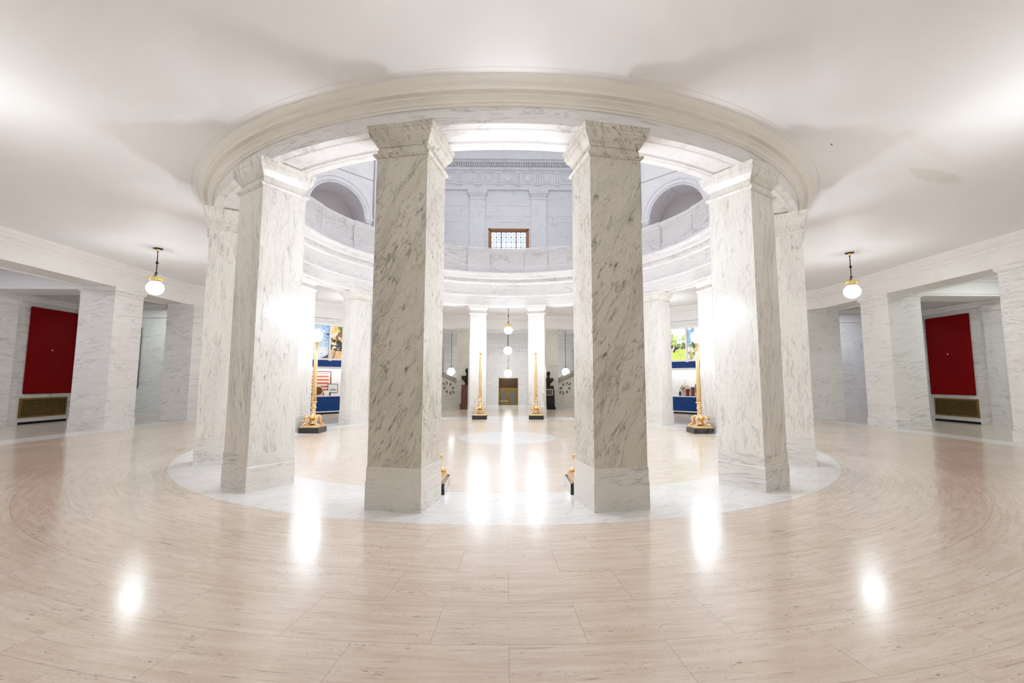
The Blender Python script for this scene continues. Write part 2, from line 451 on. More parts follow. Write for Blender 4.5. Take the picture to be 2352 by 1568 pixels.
# ------------------------------------------------------------------ floor, ceiling
def ring_faces(bm, r, half, z, segs=128, mi=0, flip=False):
    """flat sheet from a circle of radius r out to a square of half-size half"""
    ins, outs = [], []
    for i in range(segs):
        a = 2*PI*i/segs
        ins.append(bm.verts.new((r*math.cos(a), r*math.sin(a), z)))
        m = max(abs(math.cos(a)), abs(math.sin(a)))
        outs.append(bm.verts.new((half*math.cos(a)/m, half*math.sin(a)/m, z)))
    for i in range(segs):
        j = (i+1) % segs
        bm.faces.new((ins[i], outs[i], outs[j], ins[j])).material_index = mi
    return ins

bm = new_bm()
# the travertine disc runs to the octagon, the white stripe follows, the corridors beyond are plainer
oc = octagon(.55); oc2 = octagon(-.3)
f = bm.faces.new([bm.verts.new((x,y,0)) for x,y in oc])
for i in range(8):
    j = (i+1) % 8
    mi = 1
    bm.faces.new([bm.verts.new((*q, 0)) for q in (oc[i], oc2[i], oc2[j], oc[j])]).material_index = mi
big = 20.5
for i in range(8):
    j = (i+1) % 8
    def ext(p):
        m = max(abs(p[0]), abs(p[1])); return (p[0]*big/m, p[1]*big/m)
    if DIRS[j] == 'N':
        continue
    pts = [oc2[i], ext(oc2[i])]
    e0, e1 = ext(oc2[i]), ext(oc2[j])
    if abs(e0[0]-e1[0]) > .01 and abs(e0[1]-e1[1]) > .01:
        pts.append((math.copysign(big, e0[0]), math.copysign(big, e0[1])))
    pts += [e1, oc2[j]]
    bm.faces.new([bm.verts.new((*q, 0)) for q in pts]).material_index = 2
# hall landing to the north (white marble); stairs drop beyond it
n0, n1 = oc2[1], oc2[2]
poly(bm, [(n0[0],n0[1],0),(8.8,n0[1],0),(8.8,15.9,0),(-8.8,15.9,0),(-8.8,n1[1],0),(n1[0],n1[1],0)], 1)
for k in range(6):
    y0 = 15.9+.32*k; z0 = -.17*k
    poly(bm, [(-8.8,y0,z0),(8.8,y0,z0),(8.8,y0,z0-.17),(-8.8,y0,z0-.17)], 1)
    poly(bm, [(-8.8,y0,z0-.17),(8.8,y0,z0-.17),(8.8,y0+.32,z0-.17),(-8.8,y0+.32,z0-.17)], 1)
poly(bm, [(-8.8,17.82,-1.02),(8.8,17.82,-1.02),(8.8,22.1,-1.02),(-8.8,22.1,-1.02)], 1)
struct('floor', bm, [M['floor'], M['floor_white'], M['floor_grey']], 'polished beige travertine floor laid in circles with white ring', smooth=0)

bm = new_bm()
a = ring_faces(bm, 7.0, 20.5, ZC); b = ring_faces(bm, 6.5, 20.5, 5.95)
# extend over the north hall
poly(bm, [(-9,20.5,ZC),(9,20.5,ZC),(9,22.2,ZC),(-9,22.2,ZC)])
poly(bm, [(-9,20.5,5.95),(9,20.5,5.95),(9,22.2,5.95),(-9,22.2,5.95)])
struct('ceiling', bm, M['ceiling'], 'off white plaster ceiling around the rotunda opening', smooth=0)

# ------------------------------------------------------------------ rotunda ring
SEG = 160
bm = new_bm()   # plaster cornice outside the ring
lathe(bm, [(6.79,4.895),(6.825,4.895),(6.825,4.925),(6.845,4.93),(6.85,4.955),(6.87,4.975),(6.90,4.985),(6.905,5.0),(6.905,5.01),(6.975,5.01),
           (6.975,5.055),(6.985,5.06),(6.985,5.075),(7.0,5.08),(7.02,5.10),(7.05,5.125),(7.055,5.13),(7.06,5.152)], SEG)
lathe(bm, [(7.150,5.151),(7.152,5.146),(7.162,5.146),(7.164,5.151)], SEG)
struct('trim_1', bm, M['plaster_ring'], 'round plaster cornice under the ceiling above the pillars')

bm = new_bm()   # marble entablature ring (outer face, soffit, inner face)
lathe(bm, [(6.80,4.90),(6.80,4.68),(6.70,4.68),(6.68,4.668),(6.66,4.668),(6.64,4.70),(6.38,4.70),(6.36,4.672),(6.33,4.672),(6.31,4.66),(6.26,4.66),(6.25,4.68),(6.18,4.68),
           (6.18,5.06),(6.165,5.075),(6.14,5.085),(6.14,5.12),(6.19,5.125),(6.19,5.58),(6.17,5.60),(6.12,5.63),(6.12,5.64),(6.13,5.65),(6.13,5.75),(6.04,5.76),(6.04,5.79),(5.96,5.80),
           (5.95,5.86),(5.93,5.88),(5.93,5.90),(5.89,5.95),(5.87,5.99),(5.87,6.02),(6.4,6.04),(6.52,6.02)], SEG)
ent = struct('trim_2', bm, M['ring'], 'circular marble entablature carried by the pillars')
bm = new_bm()
nd = 590
for i in range(nd):
    a = 2*PI*i/nd
    box(bm, 6.045, 6.135, -.016, .016, 5.655, 5.745, mat=Matrix.Rotation(a, 4, 'Z'))
obj('dentil_band', bm, M['ring'], ent, smooth=0)

bm = new_bm()   # gallery parapet
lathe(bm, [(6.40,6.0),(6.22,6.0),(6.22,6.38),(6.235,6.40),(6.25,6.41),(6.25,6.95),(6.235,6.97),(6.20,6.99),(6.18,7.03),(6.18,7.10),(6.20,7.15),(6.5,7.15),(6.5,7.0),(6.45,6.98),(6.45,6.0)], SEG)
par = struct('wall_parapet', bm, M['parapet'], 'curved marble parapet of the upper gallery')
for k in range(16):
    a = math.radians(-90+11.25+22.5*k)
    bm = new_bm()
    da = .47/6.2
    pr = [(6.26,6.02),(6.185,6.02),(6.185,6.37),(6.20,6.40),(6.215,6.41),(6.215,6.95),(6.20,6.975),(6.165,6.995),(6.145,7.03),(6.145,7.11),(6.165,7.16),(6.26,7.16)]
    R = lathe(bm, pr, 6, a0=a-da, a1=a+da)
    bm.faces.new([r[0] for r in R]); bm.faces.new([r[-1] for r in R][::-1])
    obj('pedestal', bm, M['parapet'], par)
bm = new_bm()
for k in range(16):
    for s in (-1, 1):
        a = math.radians(-90+11.25+22.5*k)+s*(.47/6.2+.008)
        box(bm, 6.246, 6.252, -.006, .006, 6.03, 6.97, mat=Matrix.Rotation(a, 4, 'Z'))
j = obj('joint_line', bm, M['seam'], par, smooth=0)

# ------------------------------------------------------------------ pillars
def pillar_master():
    t = thing('marble_pillar', '', 'pillar', group='marble pillars around the rotunda', kind='thing')
    hx, hy = PIL_HX, PIL_HY
    bm = new_bm()
    rect_stack(bm, [(hx,hy,0),(hx,hy,.325),(hx-.004,hy-.004,.33),(hx-.006,hy-.006,.335),(hx-.006,hy-.006,.485),(hx-.012,hy-.012,.492)])
    obj('plinth', bm, M['pillar_base'], t, smooth=20)
    bm = new_bm()
    s = .014
    rect_stack(bm, [(hx-s,hy-s,.492),(hx-s,hy-s,4.29)])
    obj('shaft', bm, M['pillar'], t, smooth=20)
    bm = new_bm()
    pr = [(-.004,4.285),(.012,4.29),(.03,4.305),(.038,4.318),(.038,4.335),(.028,4.345),(.0,4.352),(-.004,4.43),(.012,4.435),(.012,4.447),(.02,4.455),(.034,4.485),(.058,4.515),(.078,4.545),(.086,4.575),(.09,4.58),(.09,4.625),(.098,4.63),(.104,4.65),(.112,4.68)]
    rect_stack(bm, [(hx-s+d-.01*(z>4.4), hy-s+d-.01*(z>4.4), z) for d, z in pr])
    obj('capital', bm, M['pillar'], t, smooth=20)
    return t
PL = {0:('front pillar left of the central opening, flecked grey outer face'),
 1:('square marble pillar second left from the front opening, white side face toward camera'),
 2:('white marble pillar at the left edge of the ring, before the corridor piers'),
 3:('marble pillar hidden behind the tan faced pillar on the left of the ring'),
 4:('marble pillar behind the torchiere before the left blue display case'),
 5:('white marble pillar right of the left blue display case, two faces showing'),
 6:('marble pillar of the far left hidden behind the brown veined front pillar'),
 7:('far marble pillar behind the left middle torchiere, reddish pedestal beside it')}
PR = {0:('square marble pillar right of the front opening, dark branching veins near its capital'),
 1:('square marble pillar second right from the front opening, tan outer face toward right'),
 2:('square white marble pillar at the right edge of the ring, beside the right corridor'),
 3:('marble pillar hidden behind the tan faced pillar on the right of the ring'),
 4:('marble pillar behind the torchiere before the right blue display case'),
 5:('white marble pillar left of the right blue display case, two faces showing'),
 6:('marble pillar of the far right hidden behind the dark veined front pillar'),
 7:('far marble pillar behind the right middle torchiere, black pedestal beside it')}
first = pillar_master(); used = False
for k in range(8):
    for side, lab in ((-1, PL[k]), (1, PR[k])):
        a = math.radians(11.25+22.5*k)
        ux, uy = side*math.sin(a), -math.cos(a)
        loc = (ux*PIL_R, uy*PIL_R, 0); rz = math.atan2(uy, ux)
        if not used:
            first.location = loc; first.rotation_euler = (0,0,rz); first['label'] = lab; used = True
        else: dup(first, loc, rz, lab)
# the two front pillars are flecked stones with dim tan light put into their base colour; the others are whiter with upright streaks
for o in list(COL.objects):
    if o.parent and o.parent.get('group') == 'marble pillars around the rotunda' and o.name.split('.')[0] in ('shaft', 'capital'):
        if o.parent.location.y > -6.0:
            o.material_slots[0].link = 'OBJECT'; o.material_slots[0].material = M['pillar_plain']

# ------------------------------------------------------------------ octagon beam + crown moulding
bm = new_bm()
prof = [(-1.08,ZC),(-1.08,ZB),(-1.02,ZB),(-1.02,ZB+.03),(-.06,ZB+.03),(-.06,ZB),(0,ZB),(0,4.80),(.015,4.80),(.015,4.855),(.05,4.86),(.05,4.905),(.075,4.93),(.075,4.95),(.10,4.96),(.14,5.0),(.17,5.05),(.20,5.07),(.20,5.105),(.225,5.11),(.235,ZC+.002)]
rings = [[bm.verts.new((x,y,z)) for x,y in octagon(d)] for d, z in prof]
for A, B in zip(rings, rings[1:]):
    for i in range(8): bm.faces.new((A[i], A[(i+1)%8], B[(i+1)%8], B[i]))
struct('trim_3', bm, M['plaster'], 'plaster beam with crown moulding around the outer edge of the ceiling', smooth=25)

# ------------------------------------------------------------------ outer piers under the beam
def pier(name, x0, x1, y0, y1, label):
    mb = M['block_shade_tint'] if y0 > 12 else M['block']
    cx, cy = (x0+x1)/2, (y0+y1)/2; hx, hy = (x1-x0)/2, (y1-y0)/2
    t = thing(name, label, 'pier', (cx,cy,0), 0, 'square piers under the outer beam', kind='thing')
    s = .02
    bm = new_bm(); rect_stack(bm, [(hx,hy,0),(hx,hy,.30),(hx-s,hy-s,.305)]); obj('plinth', bm, mb, t, smooth=20)
    bm = new_bm(); rect_stack(bm, [(hx-s,hy-s,.305),(hx-s,hy-s,4.2)]); obj('shaft', bm, mb, t, smooth=20)
    bm = new_bm(); rect_stack(bm, [(hx-s+d,hy-s+d,z) for d,z in ((0,4.2),(.01,4.2),(.015,4.22),(.0,4.23),(.0,4.29),(.012,4.295),(.03,4.32),(.05,4.34),(.055,4.37),(.06,ZB+.031))]); obj('capital', bm, mb, t, smooth=20)
    return t
pier('marble_pier', -13.43,-12.31,1.67,2.78, 'wide marble pier beside the red board on the left')
pier('marble_pier', -13.43,-12.31,-2.9,-1.75, 'wide marble pier on the left side, level with the hanging globe')
pier('marble_pier', 12.56,13.70,2.1,3.25, 'wide marble pier beside the red board on the right')
pier('marble_pier', 12.56,13.70,-2.25,-1.1, 'wide marble pier cut off by the right edge of the picture')
pier('marble_pier', -2.82,-1.67,12.3,13.4, 'shade-tinted marble pier of the far hall behind the bust on the reddish pedestal')
pier('marble_pier', 1.75,2.87,12.3,13.4, 'shade-tinted marble pier of the far hall behind the bust on the black pedestal')

# diagonal walls
def diag(name, poly_, m, label):
    bm = new_bm(); prism(bm, poly_, 0, ZB+.031)
    o = struct(name, bm, m, label, smooth=20)
    return o
kW, kE = APO['NW']*math.sqrt(2), APO['NE']*math.sqrt(2)
diag('wall_northwest', [(-13.15,4.85),(4.85-kW,4.85),(12.3-kW,12.3),(12.3-kW,13.4),(11.3-kW,13.4),(-13.15,6.4)], M['block_d'], 'grey veined diagonal marble wall behind the left display case')
diag('wall_northeast', [(13.53,5.46),(13.53,6.7),(kE-11.3,13.4),(kE-12.3,13.4),(kE-12.3,12.3),(kE-5.46,5.46)], M['block_e'], 'grey veined diagonal marble wall behind the right display case')
sw = octagon(0)
def wseg(name, a, b, th, m, label):
    d = Vector((b[0]-a[0], b[1]-a[1])); n = Vector((d.y, -d.x)).normalized()*th
    bm = new_bm(); prism(bm, [a, b, (b[0]+n.x,b[1]+n.y), (a[0]+n.x,a[1]+n.y)], 0, ZB+.01)
    struct(name, bm, m, label, smooth=20)
wseg('wall_southwest', sw[4], sw[5], 1.0, M['block_e'], 'diagonal marble wall behind the camera')
wseg('wall_southeast', sw[6], sw[7], 1.0, M['block_d'], 'diagonal marble wall behind the camera')
wseg('wall_south', sw[5], sw[6], 1.0, M['block'], 'marble wall behind the camera')

# ------------------------------------------------------------------ side corridors
def corridor(sx, xw, ya, yb, py0, py1, yend, xfar, side, bx0, bx1):
    """sx: -1 left / +1 right; xw: wall plane; board bay ya..yb; pilaster py0..py1; frontal end wall yend"""
    def X(a, b): return (min(a,b), max(a,b))
    bm = new_bm()
    x0, x1 = X(xw, xw+sx*.5)
    box(bm, x0, x1, -13, yb+.35, 0, 4.2)
    struct('wall_'+side, bm, M['block'], 'veined marble corridor wall on the %s with a red board' % side, smooth=20)
    bm = new_bm()   # pilasters with small capitals
    for (p0, p1) in ((py0, py1), (yb+.02, yb+.36), (py0-4.5, py1-4.5)):
        a, b = X(xw, xw-sx*.12)
        box(bm, a, b, p0, p1, 0, 4.2)
        a, b = X(xw, xw-sx*.18)
        box(bm, a, b, p0-.05, p1+.05, 4.02, 4.2)
    struct('trim_9' if sx < 0 else 'trim_10', bm, M['block'], 'marble pilasters on the %s corridor wall' % side, smooth=20)
    # upper plaster frieze of that wall with crown
    bm = new_bm()
    for dz0, dz1, p in ((4.2,4.33,.10),(4.33,4.41,.16),(4.41,4.83,.03),(4.83,4.93,.08),(4.93,5.03,.16),(5.03,5.16,.24)):
        a, b = X(xw+sx*.45, xw-sx*p)
        box(bm, a, b, -13, yb+.38, dz0, dz1)
    struct('trim_4' if sx < 0 else 'trim_5', bm, M['corridor_plaster'], 'plaster frieze above the %s corridor wall' % side, smooth=20)
    # return wall and frontal end wall
    bm = new_bm()
    a, b = X(xw, xfar); box(bm, a, b, yb+.3, yb+.85, 0, 4.2) if False else None
    a, b = X(xfar, sx*9.6)
    box(bm, a, b, yend, yend+.4, 0, 4.55)
    # panel mouldings on the end wall
    for q0, q1 in ((xw-.1*sx, xw-sx*1.6),):
        a, b = X(q0, q1)
        for bx in ((a, a+.05, .9, 4.1), (b-.05, b, .9, 4.1), (a, b, 4.05, 4.1), (a, b, .9, .95)):
            box(bm, bx[0], bx[1], yend-.02, yend+.01, bx[2], bx[3])
    a, b = X(xfar, sx*9.6); box(bm, a, b, yend-.03, yend+.01, 0, .55)
    a, b = X(xfar, xfar+sx*.4); box(bm, a, b, yb, yend+.4, 0, ZC)
    struct('wall_%s_end' % side, bm, M['block'], 'marble wall at the far end of the %s corridor' % side, smooth=20)
    bm = new_bm()
    a, b = X(xfar, sx*9.6)
    box(bm, a, b, yend-.02, yend+.4, 4.55, 5.16); box(bm, a, b, yend-.12, yend, 5.0, 5.16); box(bm, a, b, yend-.06, yend, 4.9, 5.0)
    box(bm, a, b, yend-.06, yend, 4.55, 4.62)
    # cross beams between the pier and the wall
    for (p0, p1) in ((py0+.02, py1-.02), (yb+.3, yb+1.1)):
        a, b = X(xw, bx1)
        box(bm, a, b, p0, p1, 4.36, ZC+.005)
        box(bm, a, b, p0-.03, p1+.03, 4.43, 4.50)
        box(bm, a, b, p0-.05, p1+.05, 4.83, 4.92); box(bm, a, b, p0-.10, p1+.10, 4.92, 5.03); box(bm, a, b, p0-.17, p1+.17, 5.03, 5.16)
    struct('trim_6' if sx < 0 else 'trim_7', bm, M['corridor_plaster'], 'plaster cross beam and frieze in the %s corridor' % side, smooth=20)
corridor(-1, -16.55, 3.19, 4.79, 1.67, 2.72, 9.25, -19.6, 'left', 0, -13.38)
corridor(1, 17.05, 3.745, 5.375, 2.1, 3.2, 9.95, 19.9, 'right', 0, 13.65)

def red_board(loc, rz, w, label):
    t = thing('display_board', label, 'board', loc, rz)
    bm = new_bm(); box(bm, -w/2, w/2, -.03, .03, 1.03, 4.05); bmesh.ops.bevel(bm, geom=bm.edges[:], offset=.006, segments=2, affect='EDGES')
    obj('panel', bm, M['red'], t)
    bm = new_bm(); capped(bm, [(.022,0),(.022,.012),(.01,.016)], 12, mat=Matrix.Translation((-.02,-.03,2.58)) @ Matrix.Rotation(PI/2, 4, 'X'))
    obj('screw_plate', bm, M['card'], t)['label'] = 'small white fixing plate'
    return t
red_board((-16.505, 3.99, 0), PI/2, 1.60, 'tall crimson board on the left corridor wall above a brass grille')
red_board((17.005, 4.56, 0), -PI/2, 1.63, 'tall crimson board on the right corridor wall above a brass grille')

def grille(loc, rz, w, label):
    t = thing('radiator_grille', label, 'grille', loc, rz)
    z0, z1 = .22, .89
    bm = new_bm(); box(bm, -w/2+.02, w/2-.02, -.004, .02, z0+.02, z1-.02); obj('backing', bm, M['grille_dark'], t, smooth=0)
    bm = new_bm(); fr = .06
    box(bm, -w/2, w/2, -.03, .0, z1-fr, z1); box(bm, -w/2, w/2, -.03, .0, z0, z0+fr)
    box(bm, -w/2, -w/2+fr, -.03, .0, z0+fr, z1-fr); box(bm, w/2-fr, w/2, -.03, .0, z0+fr, z1-fr)
    obj('frame', bm, M['brass'], t, smooth=0)
    bm = new_bm(); nx, nz = 12, 5
    W0, W1, Z0, Z1 = -w/2+fr, w/2-fr, z0+fr, z1-fr
    cw, ch = (W1-W0)/nx, (Z1-Z0)/nz
    b = .009
    for i in range(1, nx): box(bm, W0+i*cw-b/2, W0+i*cw+b/2, -.018, -.006, Z0, Z1)
    for k in range(1, nz): box(bm, W0, W1, -.018, -.006, Z0+k*ch-b/2, Z0+k*ch+b/2)
    for i in range(nx):
        for k in range(nz):
            c = Vector((W0+(i+.5)*cw, -.012, Z0+(k+.5)*ch))
            torus(bm, .3*min(cw,ch), .006, Matrix.Translation(c) @ Matrix.Rotation(PI/2, 4, 'X'), 10, 4)
            for s in (-1, 1):
                m = Matrix.Translation(c) @ Matrix.Rotation(s*math.atan2(ch,cw), 4, 'Y')
                L = .5*math.hypot(cw,ch)
                box(bm, -L, L, -.004, .004, -.003, .003, mat=m)
    obj('lattice', bm, M['brass'], t, smooth=0)
    return t
grille((-16.55,3.93,0), PI/2, 1.60, 'brass lattice radiator grille under the left crimson board')
grille((17.05,4.51,0), -PI/2, 1.62, 'brass lattice radiator grille under the right crimson board')
for nm, x0, x1, y0, y1 in (('baseboard_left',-16.56,-16.515,3.15,4.75),('baseboard_right',17.015,17.06,3.70,5.33)):
    bm = new_bm(); box(bm, x0, x1, y0, y1, 0, .075); struct(nm, bm, M['black'], 'black slot along the floor below the brass grille', smooth=0)
def dark_board(x0, x1, y, label):
    t = thing('display_board', label, 'board', ((x0+x1)/2, y, 0))
    w = (x1-x0)/2
    bm = new_bm(); box(bm, -w, w, -.02, .02, 1.15, 4.05); obj('panel', bm, M['darkboard'], t, smooth=0)
    bm = new_bm()
    for q in ((-w,-w+.04,1.15,4.05),(w-.04,w,1.15,4.05),(-w,w,1.15,1.19),(-w,w,4.01,4.05)): box(bm, q[0], q[1], -.03, -.015, q[2], q[3])
    obj('frame', bm, M['darkboard'], t, smooth=0)
dark_board(-19.0, -17.70, 9.2, 'dark grey board glimpsed past the left pier on the corridor end wall')
dark_board(18.46, 19.7, 9.9, 'dark grey board glimpsed past the right pier on the corridor end wall')

# ------------------------------------------------------------------ torchieres
def torchiere():
    t = thing('torchiere', '', 'lamp', group='gilt torchieres beside the pillars')
    bm = new_bm(); rect_stack(bm, [(.292,.285,0),(.292,.285,.145),(.287,.28,.15)]); obj('base_block', bm, M['blackmarble'], t, smooth=20)['label'] = 'black marble block'
    bm = new_bm(); rect_stack(bm, [(.252,.252,.15),(.257,.257,.155),(.257,.257,.185),(.252,.252,.19),(.245,.245,.205),(.24,.24,.215),(.1,.1,.22)])
    obj('plinth', bm, M['goldsatin'], t, smooth=20)
    for k in range(4):
        bm = new_bm(); m = Matrix.Rotation(PI/4+k*PI/2, 4, 'Z')
        P = [m @ Vector(p) for p in ((.07,0,.47),(.12,0,.475),(.18,0,.455),(.215,0,.41),(.205,0,.35),(.205,0,.29),(.235,0,.25),(.275,0,.235),(.30,0,.232))]
        tube(bm, P, [.03,.045,.055,.055,.042,.032,.032,.034,.016], 10)
        for q in (-.022, 0, .022):
            tube(bm, [m @ Vector((.262,q,.24)), m @ Vector((.295,q*1.2,.238)), m @ Vector((.31,q*1.3,.226))], [.014,.015,.008], 6)
        ball(bm, m @ Vector((.20,0,.43)), .05, 10, 7, (1,1,1.1))
        obj('paw_foot', bm, M['gold'], t, smooth=50)
    bm = new_bm()
    capped(bm, [(.05,.22),(.09,.24),(.05,.28),(.045,.34),(.09,.38),(.14,.42),(.15,.45),(.13,.475),(.09,.50),(.065,.53),(.058,.57),(.072,.585),(.076,.60),(.066,.615),(.055,.625),
               (.06,.66),(.07,.70),(.07,.74),(.058,.775),(.055,.79),(.068,.80),(.074,.815),(.068,.83),(.058,.84),(.062,.86),(.085,.87),(.092,.885),(.082,.90),(.06,.905)], 24)
    for k in range(12):
        a = k*PI/6; ball(bm, (.08*math.cos(a), .08*math.sin(a), .885), .018, 8, 6)
        ball(bm, (.066*math.cos(a), .066*math.sin(a), .72), .016, 8, 6, (1,1,1.8))
    obj('stem_vase', bm, M['gold'], t, smooth=50)
    bm = new_bm()
    for k in range(10):
        a = k*PI/5
        tube(bm, [(.056*math.cos(a),.056*math.sin(a),.90),(.058*math.cos(a),.058*math.sin(a),.98),(.054*math.cos(a),.054*math.sin(a),1.05),(.064*math.cos(a),.064*math.sin(a),1.12)], [.017,.018,.013,.005], 6)
    obj('leaf_collar', bm, M['gold'], t, smooth=50)
    bm = new_bm()
    R = lathe(bm, [(.060,.90),(.059,1.1),(.056,1.6),(.052,2.1),(.049,2.42)], 64, flute=.06)
    obj('fluted_shaft', bm, M['goldsatin'], t, smooth=60)
    bm = new_bm()
    capped(bm, [(.043,2.40),(.052,2.41),(.052,2.43),(.04,2.44),(.04,2.49),(.052,2.50),(.052,2.52),(.04,2.53),(.045,2.57),(.066,2.60),(.05,2.615),(.058,2.63),(.085,2.65),(.095,2.665),(.085,2.675)], 24)
    obj('capital', bm, M['gold'], t, smooth=50)
    bm = new_bm(); ball(bm, (0,0,2.84), .172, 20, 12); obj('globe', bm, M['globe_cool'], t, smooth=60)['label'] = 'glowing white glass globe'
    return t
tor = torchiere()
spots = [(-1.085,5.70,'left gilt torchiere of the far middle pair, beside the reddish bust pedestal'),
         (1.16,5.71,'right gilt torchiere of the far middle pair, beside the black bust pedestal'),
         (-5.71,1.09,'gilt torchiere before the left blue display case'),
         (5.71,1.05,'gilt torchiere before the right blue display case'),
         (-1.13,-5.70,'gilt torchiere behind the left front pillar, only its base edge showing'),
         (1.13,-5.70,'gilt torchiere behind the right front pillar, only its base edge showing'),
         (-5.70,-1.10,'gilt torchiere hidden by the pillars on the left of the ring'),
         (5.70,-1.10,'gilt torchiere hidden by the pillars on the right of the ring')]
for i, (x, y, lab) in enumerate(spots):
    if i == 0: tor.location = (x,y,0); tor['label'] = lab
    else: dup(tor, (x,y,0), 0, lab)

# ------------------------------------------------------------------ ambulatory pendants
def pendant():
    t = thing('pendant_lamp', '', 'lamp', group='crowned globe pendants of the round walk')
    bm = new_bm(); capped(bm, [(.115,0),(.112,-.012),(.09,-.022),(.04,-.028)], 24); obj('canopy', bm, M['iron'], t, smooth=40)
    bm = new_bm(); capped(bm, [(.042,-.026),(.04,-.05),(.026,-.08),(.02,-.085)], 16); obj('cup', bm, M['pendgold'], t, smooth=40)
    bm = new_bm()
    capped(bm, [(.018,-.085),(.024,-.095),(.010,-.12)], 10)
    z = -.125; k = 0
    while z > -.66:
        if not (-.43 < z < -.36):
            m = Matrix.Translation((0,0,z-.018)) @ Matrix.Rotation((k%2)*PI/2, 4, 'Z') @ Matrix.Rotation(PI/2, 4, 'X') @ Matrix.Diagonal((.62,1.25,1,1))
            torus(bm, .019, .0062, m, 10, 5)
        z -= .034; k += 1
    ball(bm, (0,0,-.40), .038, 14, 8, (1,1,.55)); capped(bm, [(.012,-.45),(.03,-.425),(.012,-.35)], 12)
    tube(bm, [(0,0,-.66),(0,0,-.80)], [.016,.012], 8)
    capped(bm, [(.034,-.70),(.036,-.69),(.03,-.68)], 12)
    tube(bm, [(-.01,0,-.70),(-.045,0,-.735),(-.05,0,-.775),(-.02,0,-.795)], [.007,.008,.008,.006], 6)
    obj('chain', bm, M['iron'], t, smooth=50)
    bm = new_bm()
    capped(bm, [(.03,-.79),(.05,-.80),(.12,-.835),(.128,-.85),(.128,-.895),(.135,-.90),(.135,-.912),(.118,-.918)], 28)
    for i in range(14):
        a = 2*PI*i/14
        m = Matrix.Translation((.137*math.cos(a), .137*math.sin(a), -.842)) @ Matrix.Rotation(a, 4, 'Z')
        tube(bm, [m @ Vector(p) for p in ((0,0,-.05),(.006,0,-.01),(.012,0,.02),(.022,0,.03))], [.02,.026,.018,.006], 6)
    obj('crown', bm, M['pendgold'], t, smooth=50)
    bm = new_bm(); capped(bm, [(.105,-.915),(.13,-.918),(.13,-.935),(.10,-.945)], 24); obj('fitter_ring', bm, M['iron'], t, smooth=40)
    bm = new_bm(); ball(bm, (0,0,-1.115), .203, 20, 12, (1,1,.94)); obj('globe', bm, M['globe'], t, smooth=60)['label'] = 'glowing white glass globe'
    return t
pen = pendant()
pspots = [(-9.71,-.02,'crowned globe lamp hanging left of the ring, in front of the side beam'),
          (9.69,0,'crowned globe lamp hanging right of the ring, in front of the side beam'),
          (.055,9.55,'crowned globe lamp hanging at far centre, above two plainer hall globes')]
for i, (x, y, lab) in enumerate(pspots):
    if i == 0: pen.location = (x,y,ZC); pen['label'] = lab
    else: dup(pen, (x,y,ZC), 0, lab)

# hall pendants (plain rods)
def hall_pendant(x, y, zc, r, label):
    t = thing('hall_pendant', label, 'lamp', (x,y,ZC), 0, 'plain globe pendants in the stair hall')
    L = ZC-zc
    bm = new_bm(); capped(bm, [(.09,0),(.085,-.02),(.03,-.04)], 16); obj('canopy', bm, M['iron'], t, smooth=40)
    bm = new_bm(); tube(bm, [(0,0,-.03),(0,0,-L+r+.05)], .014, 8); obj('rod', bm, M['bronze'], t)
    bm = new_bm(); capped(bm, [(.02,-L+r+.13),(.045,-L+r+.06),(.09,-L+r+.0),(.08,-L+r-.03)], 16); obj('collar', bm, M['brass'], t, smooth=40)
    bm = new_bm(); ball(bm, (0,0,-L), r, 18, 12); obj('globe', bm, M['globe_hall'], t, smooth=60)
    bm = new_bm(); capped(bm, [(.01,-L-r-.035),(.025,-L-r-.01),(.02,-L-r+.01)], 10); obj('finial', bm, M['brass'], t, smooth=40)
hall_pendant(.05,16,3.47,.265,'plain white globe hanging in the hall, middle one of the central column')
hall_pendant(.08,18.5,2.06,.275,'lowest plain white globe, hanging just above the brass doors')
hall_pendant(-3.57,16,2.13,.235,'plain white globe above the left stair balustrade')
hall_pendant(3.77,16,2.12,.235,'plain white globe above the right stair balustrade')

# ------------------------------------------------------------------ north hall
YN = 22.0
bm = new_bm()
dx0, dx1, dz1 = -.645, .871, 1.76
box(bm, -9, dx0, YN, YN+.4, -1.1, 4.2); box(bm, dx1, 9, YN, YN+.4, -1.1, 4.2); box(bm, dx0, dx1, YN, YN+.4, dz1, 4.2)
# surround frame of the central bay, panel lines and pilasters
cxm = .1
for s in (-1, 1):
    box(bm, cxm+s*1.42-.1, cxm+s*1.42+.1, YN-.06, YN+.02, -1, 3.85)
    box(bm, cxm+s*4.75-.25, cxm+s*4.75+.25, YN-.14, YN+.02, -1, 4.2)
    box(bm, cxm+s*4.75-.3, cxm+s*4.75+.3, YN-.2, YN+.02, 3.95, 4.2)
box(bm, cxm-1.52, cxm+1.52, YN-.06, YN+.02, 3.85, 4.05); box(bm, cxm-1.32, cxm+1.32, YN-.05, YN+.02, 2.62, 2.68); box(bm, cxm-1.32, cxm+1.32, YN-.05, YN+.02, 2.18, 2.24)
struct('wall_back', bm, M['block'], 'veined marble back wall of the stair hall around the brass doors', smooth=20)
bm = new_bm()
for z0, z1, p in ((4.17,4.24,.22),(4.24,4.47,.16),(4.47,4.56,.45),(4.56,4.72,.40),(4.72,4.80,.62),(4.80,5.16,.55)):
    box(bm, -9, 9, YN-p, YN+.3, z0, z1)
box(bm, -9, 9, 15.6, 16.3, 4.82, 5.16); box(bm, -9, 9, 15.5, 16.4, 5.05, 5.16)
struct('trim_8', bm, M['corridor_plaster'], 'plaster cornice and cross beam of the stair hall', smooth=20)
